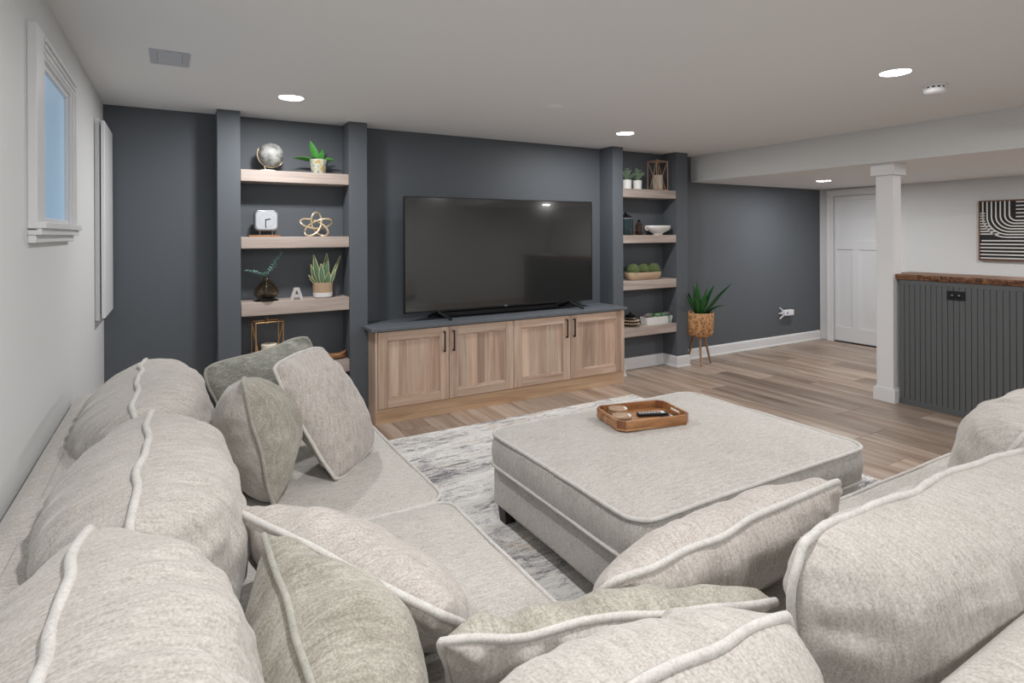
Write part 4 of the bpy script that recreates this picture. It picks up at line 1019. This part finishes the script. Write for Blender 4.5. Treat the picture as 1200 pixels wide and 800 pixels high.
# ------------------------------------------------------------------ tray
TRZ = .513
TM = Matrix.Translation((2.18, 2.345, TRZ)) @ Matrix.Rotation(radians(-13), 4, 'Z')
tr = thing('serving_tray', 'rectangular acacia wood serving tray with cut corners on the ottoman', 'tray', (2.215, 2.365, TRZ))
def tp(mb, a, b, mi=0): return mb.box(a, b, mi, M=TM)
tw, td, ch, th, hh = .212, .150, .035, .012, .05
outl = [(-tw+ch, -td), (tw-ch, -td), (tw, -td+ch), (tw, td-ch), (tw-ch, td), (-tw+ch, td), (-tw, td-ch), (-tw, -td+ch)]
inl = [(x*(1-th/tw), y*(1-th/td)) for x, y in outl]
MB().prism(outl, 0, .010, M=TM).build('base_board', M['acacia'], tr)
for i in range(8):
    a, b, c_, d_ = outl[i], outl[(i+1) % 8], inl[(i+1) % 8], inl[i]
    mt = M['acacia'] if i in (0, 4) else M['acaciadark'] if i % 2 else M['acacia']
    if i in (2, 6):   # end walls have a slot handle
        mb = MB(); s = 1 if i == 2 else -1; xo, xi = s*tw, s*(tw-th); lo, hi = min(xo, xi), max(xo, xi); yl = td-ch
        tp(mb, (lo, -yl, .010), (hi, yl, .022)); tp(mb, (lo, -yl, .040), (hi, yl, hh)); tp(mb, (lo, -yl, .022), (hi, -.05, .040)); tp(mb, (lo, .05, .022), (hi, yl, .040))
        mb.build('end_wall', mt, tr, bevel=.001)
    else: MB().prism([a, b, c_, d_], .010, hh, M=TM).build('side_wall' if i in (0, 4) else 'corner_block', mt, tr, bevel=.001)
def coaster(u, v, zz, lab):
    c_ = TM @ Vector((u, v, 0)); c_.z = TRZ+zz
    t = thing('coaster', lab, 'coaster', tuple(c_), 'round coasters on the tray')
    MB().lathe([(0, 0), (.052, 0), (.053, .002), (.053, .010), (.051, .012), (0, .012)], c_, 32).build('disc', M['coaster'], t, smooth='auto')
    s = .0126
    vs = []
    poly = [(.05*cos(a), .05*sin(a)) for a in [radians(q) for q in range(285, 385, 10)]]
    MB().prism([(p[0], p[1]) for p in poly], .012, .0128, M=Matrix.Translation(c_)).build('white_band', M['coaster_white'], t)
for k in range(3):
    coaster(-.145, -.045, .011+.0132*k, 'round wooden coaster, %s of the front stack in the tray' % ('bottom one', 'middle one', 'top one')[k])
    coaster(-.105, .075, .011+.0132*k, 'round wooden coaster, %s of the rear stack in the tray' % ('bottom one', 'middle one', 'top one')[k])
RM = TM @ Matrix.Translation((.070, .01, .0112)) @ Matrix.Rotation(radians(-10), 4, 'Z')
rc_c = RM @ Vector((0, 0, 0))
rm = thing('remote_control', 'slim black remote control lying in the wooden tray', 'remote', tuple(rc_c))
MB().box((-.085, -.02, 0), (.085, .02, .016), M=RM).build('body', M['black'], rm, bevel=.004)
mb = MB()
for i in range(7):
    for j in range(3): mb.box((-.075+i*.017, -.0125+j*.009, .0155), (-.066+i*.017, -.0065+j*.009, .0175), M=RM)
part(mb.build('buttons', M['vent'], rm), 'small grey buttons')
MB().box((.045, -.015, .0155), (.068, .015, .0172), M=RM).build('keypad', M['plastic'], rm)
rm2 = thing('remote_control', 'small black remote control beside the larger remote in the tray', 'remote', tuple(TM @ Vector((.13, -.055, .0112))))
R2 = TM @ Matrix.Translation((.13, -.058, .0112)) @ Matrix.Rotation(radians(4), 4, 'Z')
MB().box((-.045, -.016, 0), (.045, .016, .012), M=R2).build('body', M['blackgloss'], rm2, bevel=.004)
MB().lathe([(0, 0), (.009, 0), (.009, .002), (0, .002)], R2 @ Vector((.015, 0, .0115)), 16).build('round_button', M['vent'], rm2)

for o in bpy.data.objects:
    if '_w' in o: del o['_w']
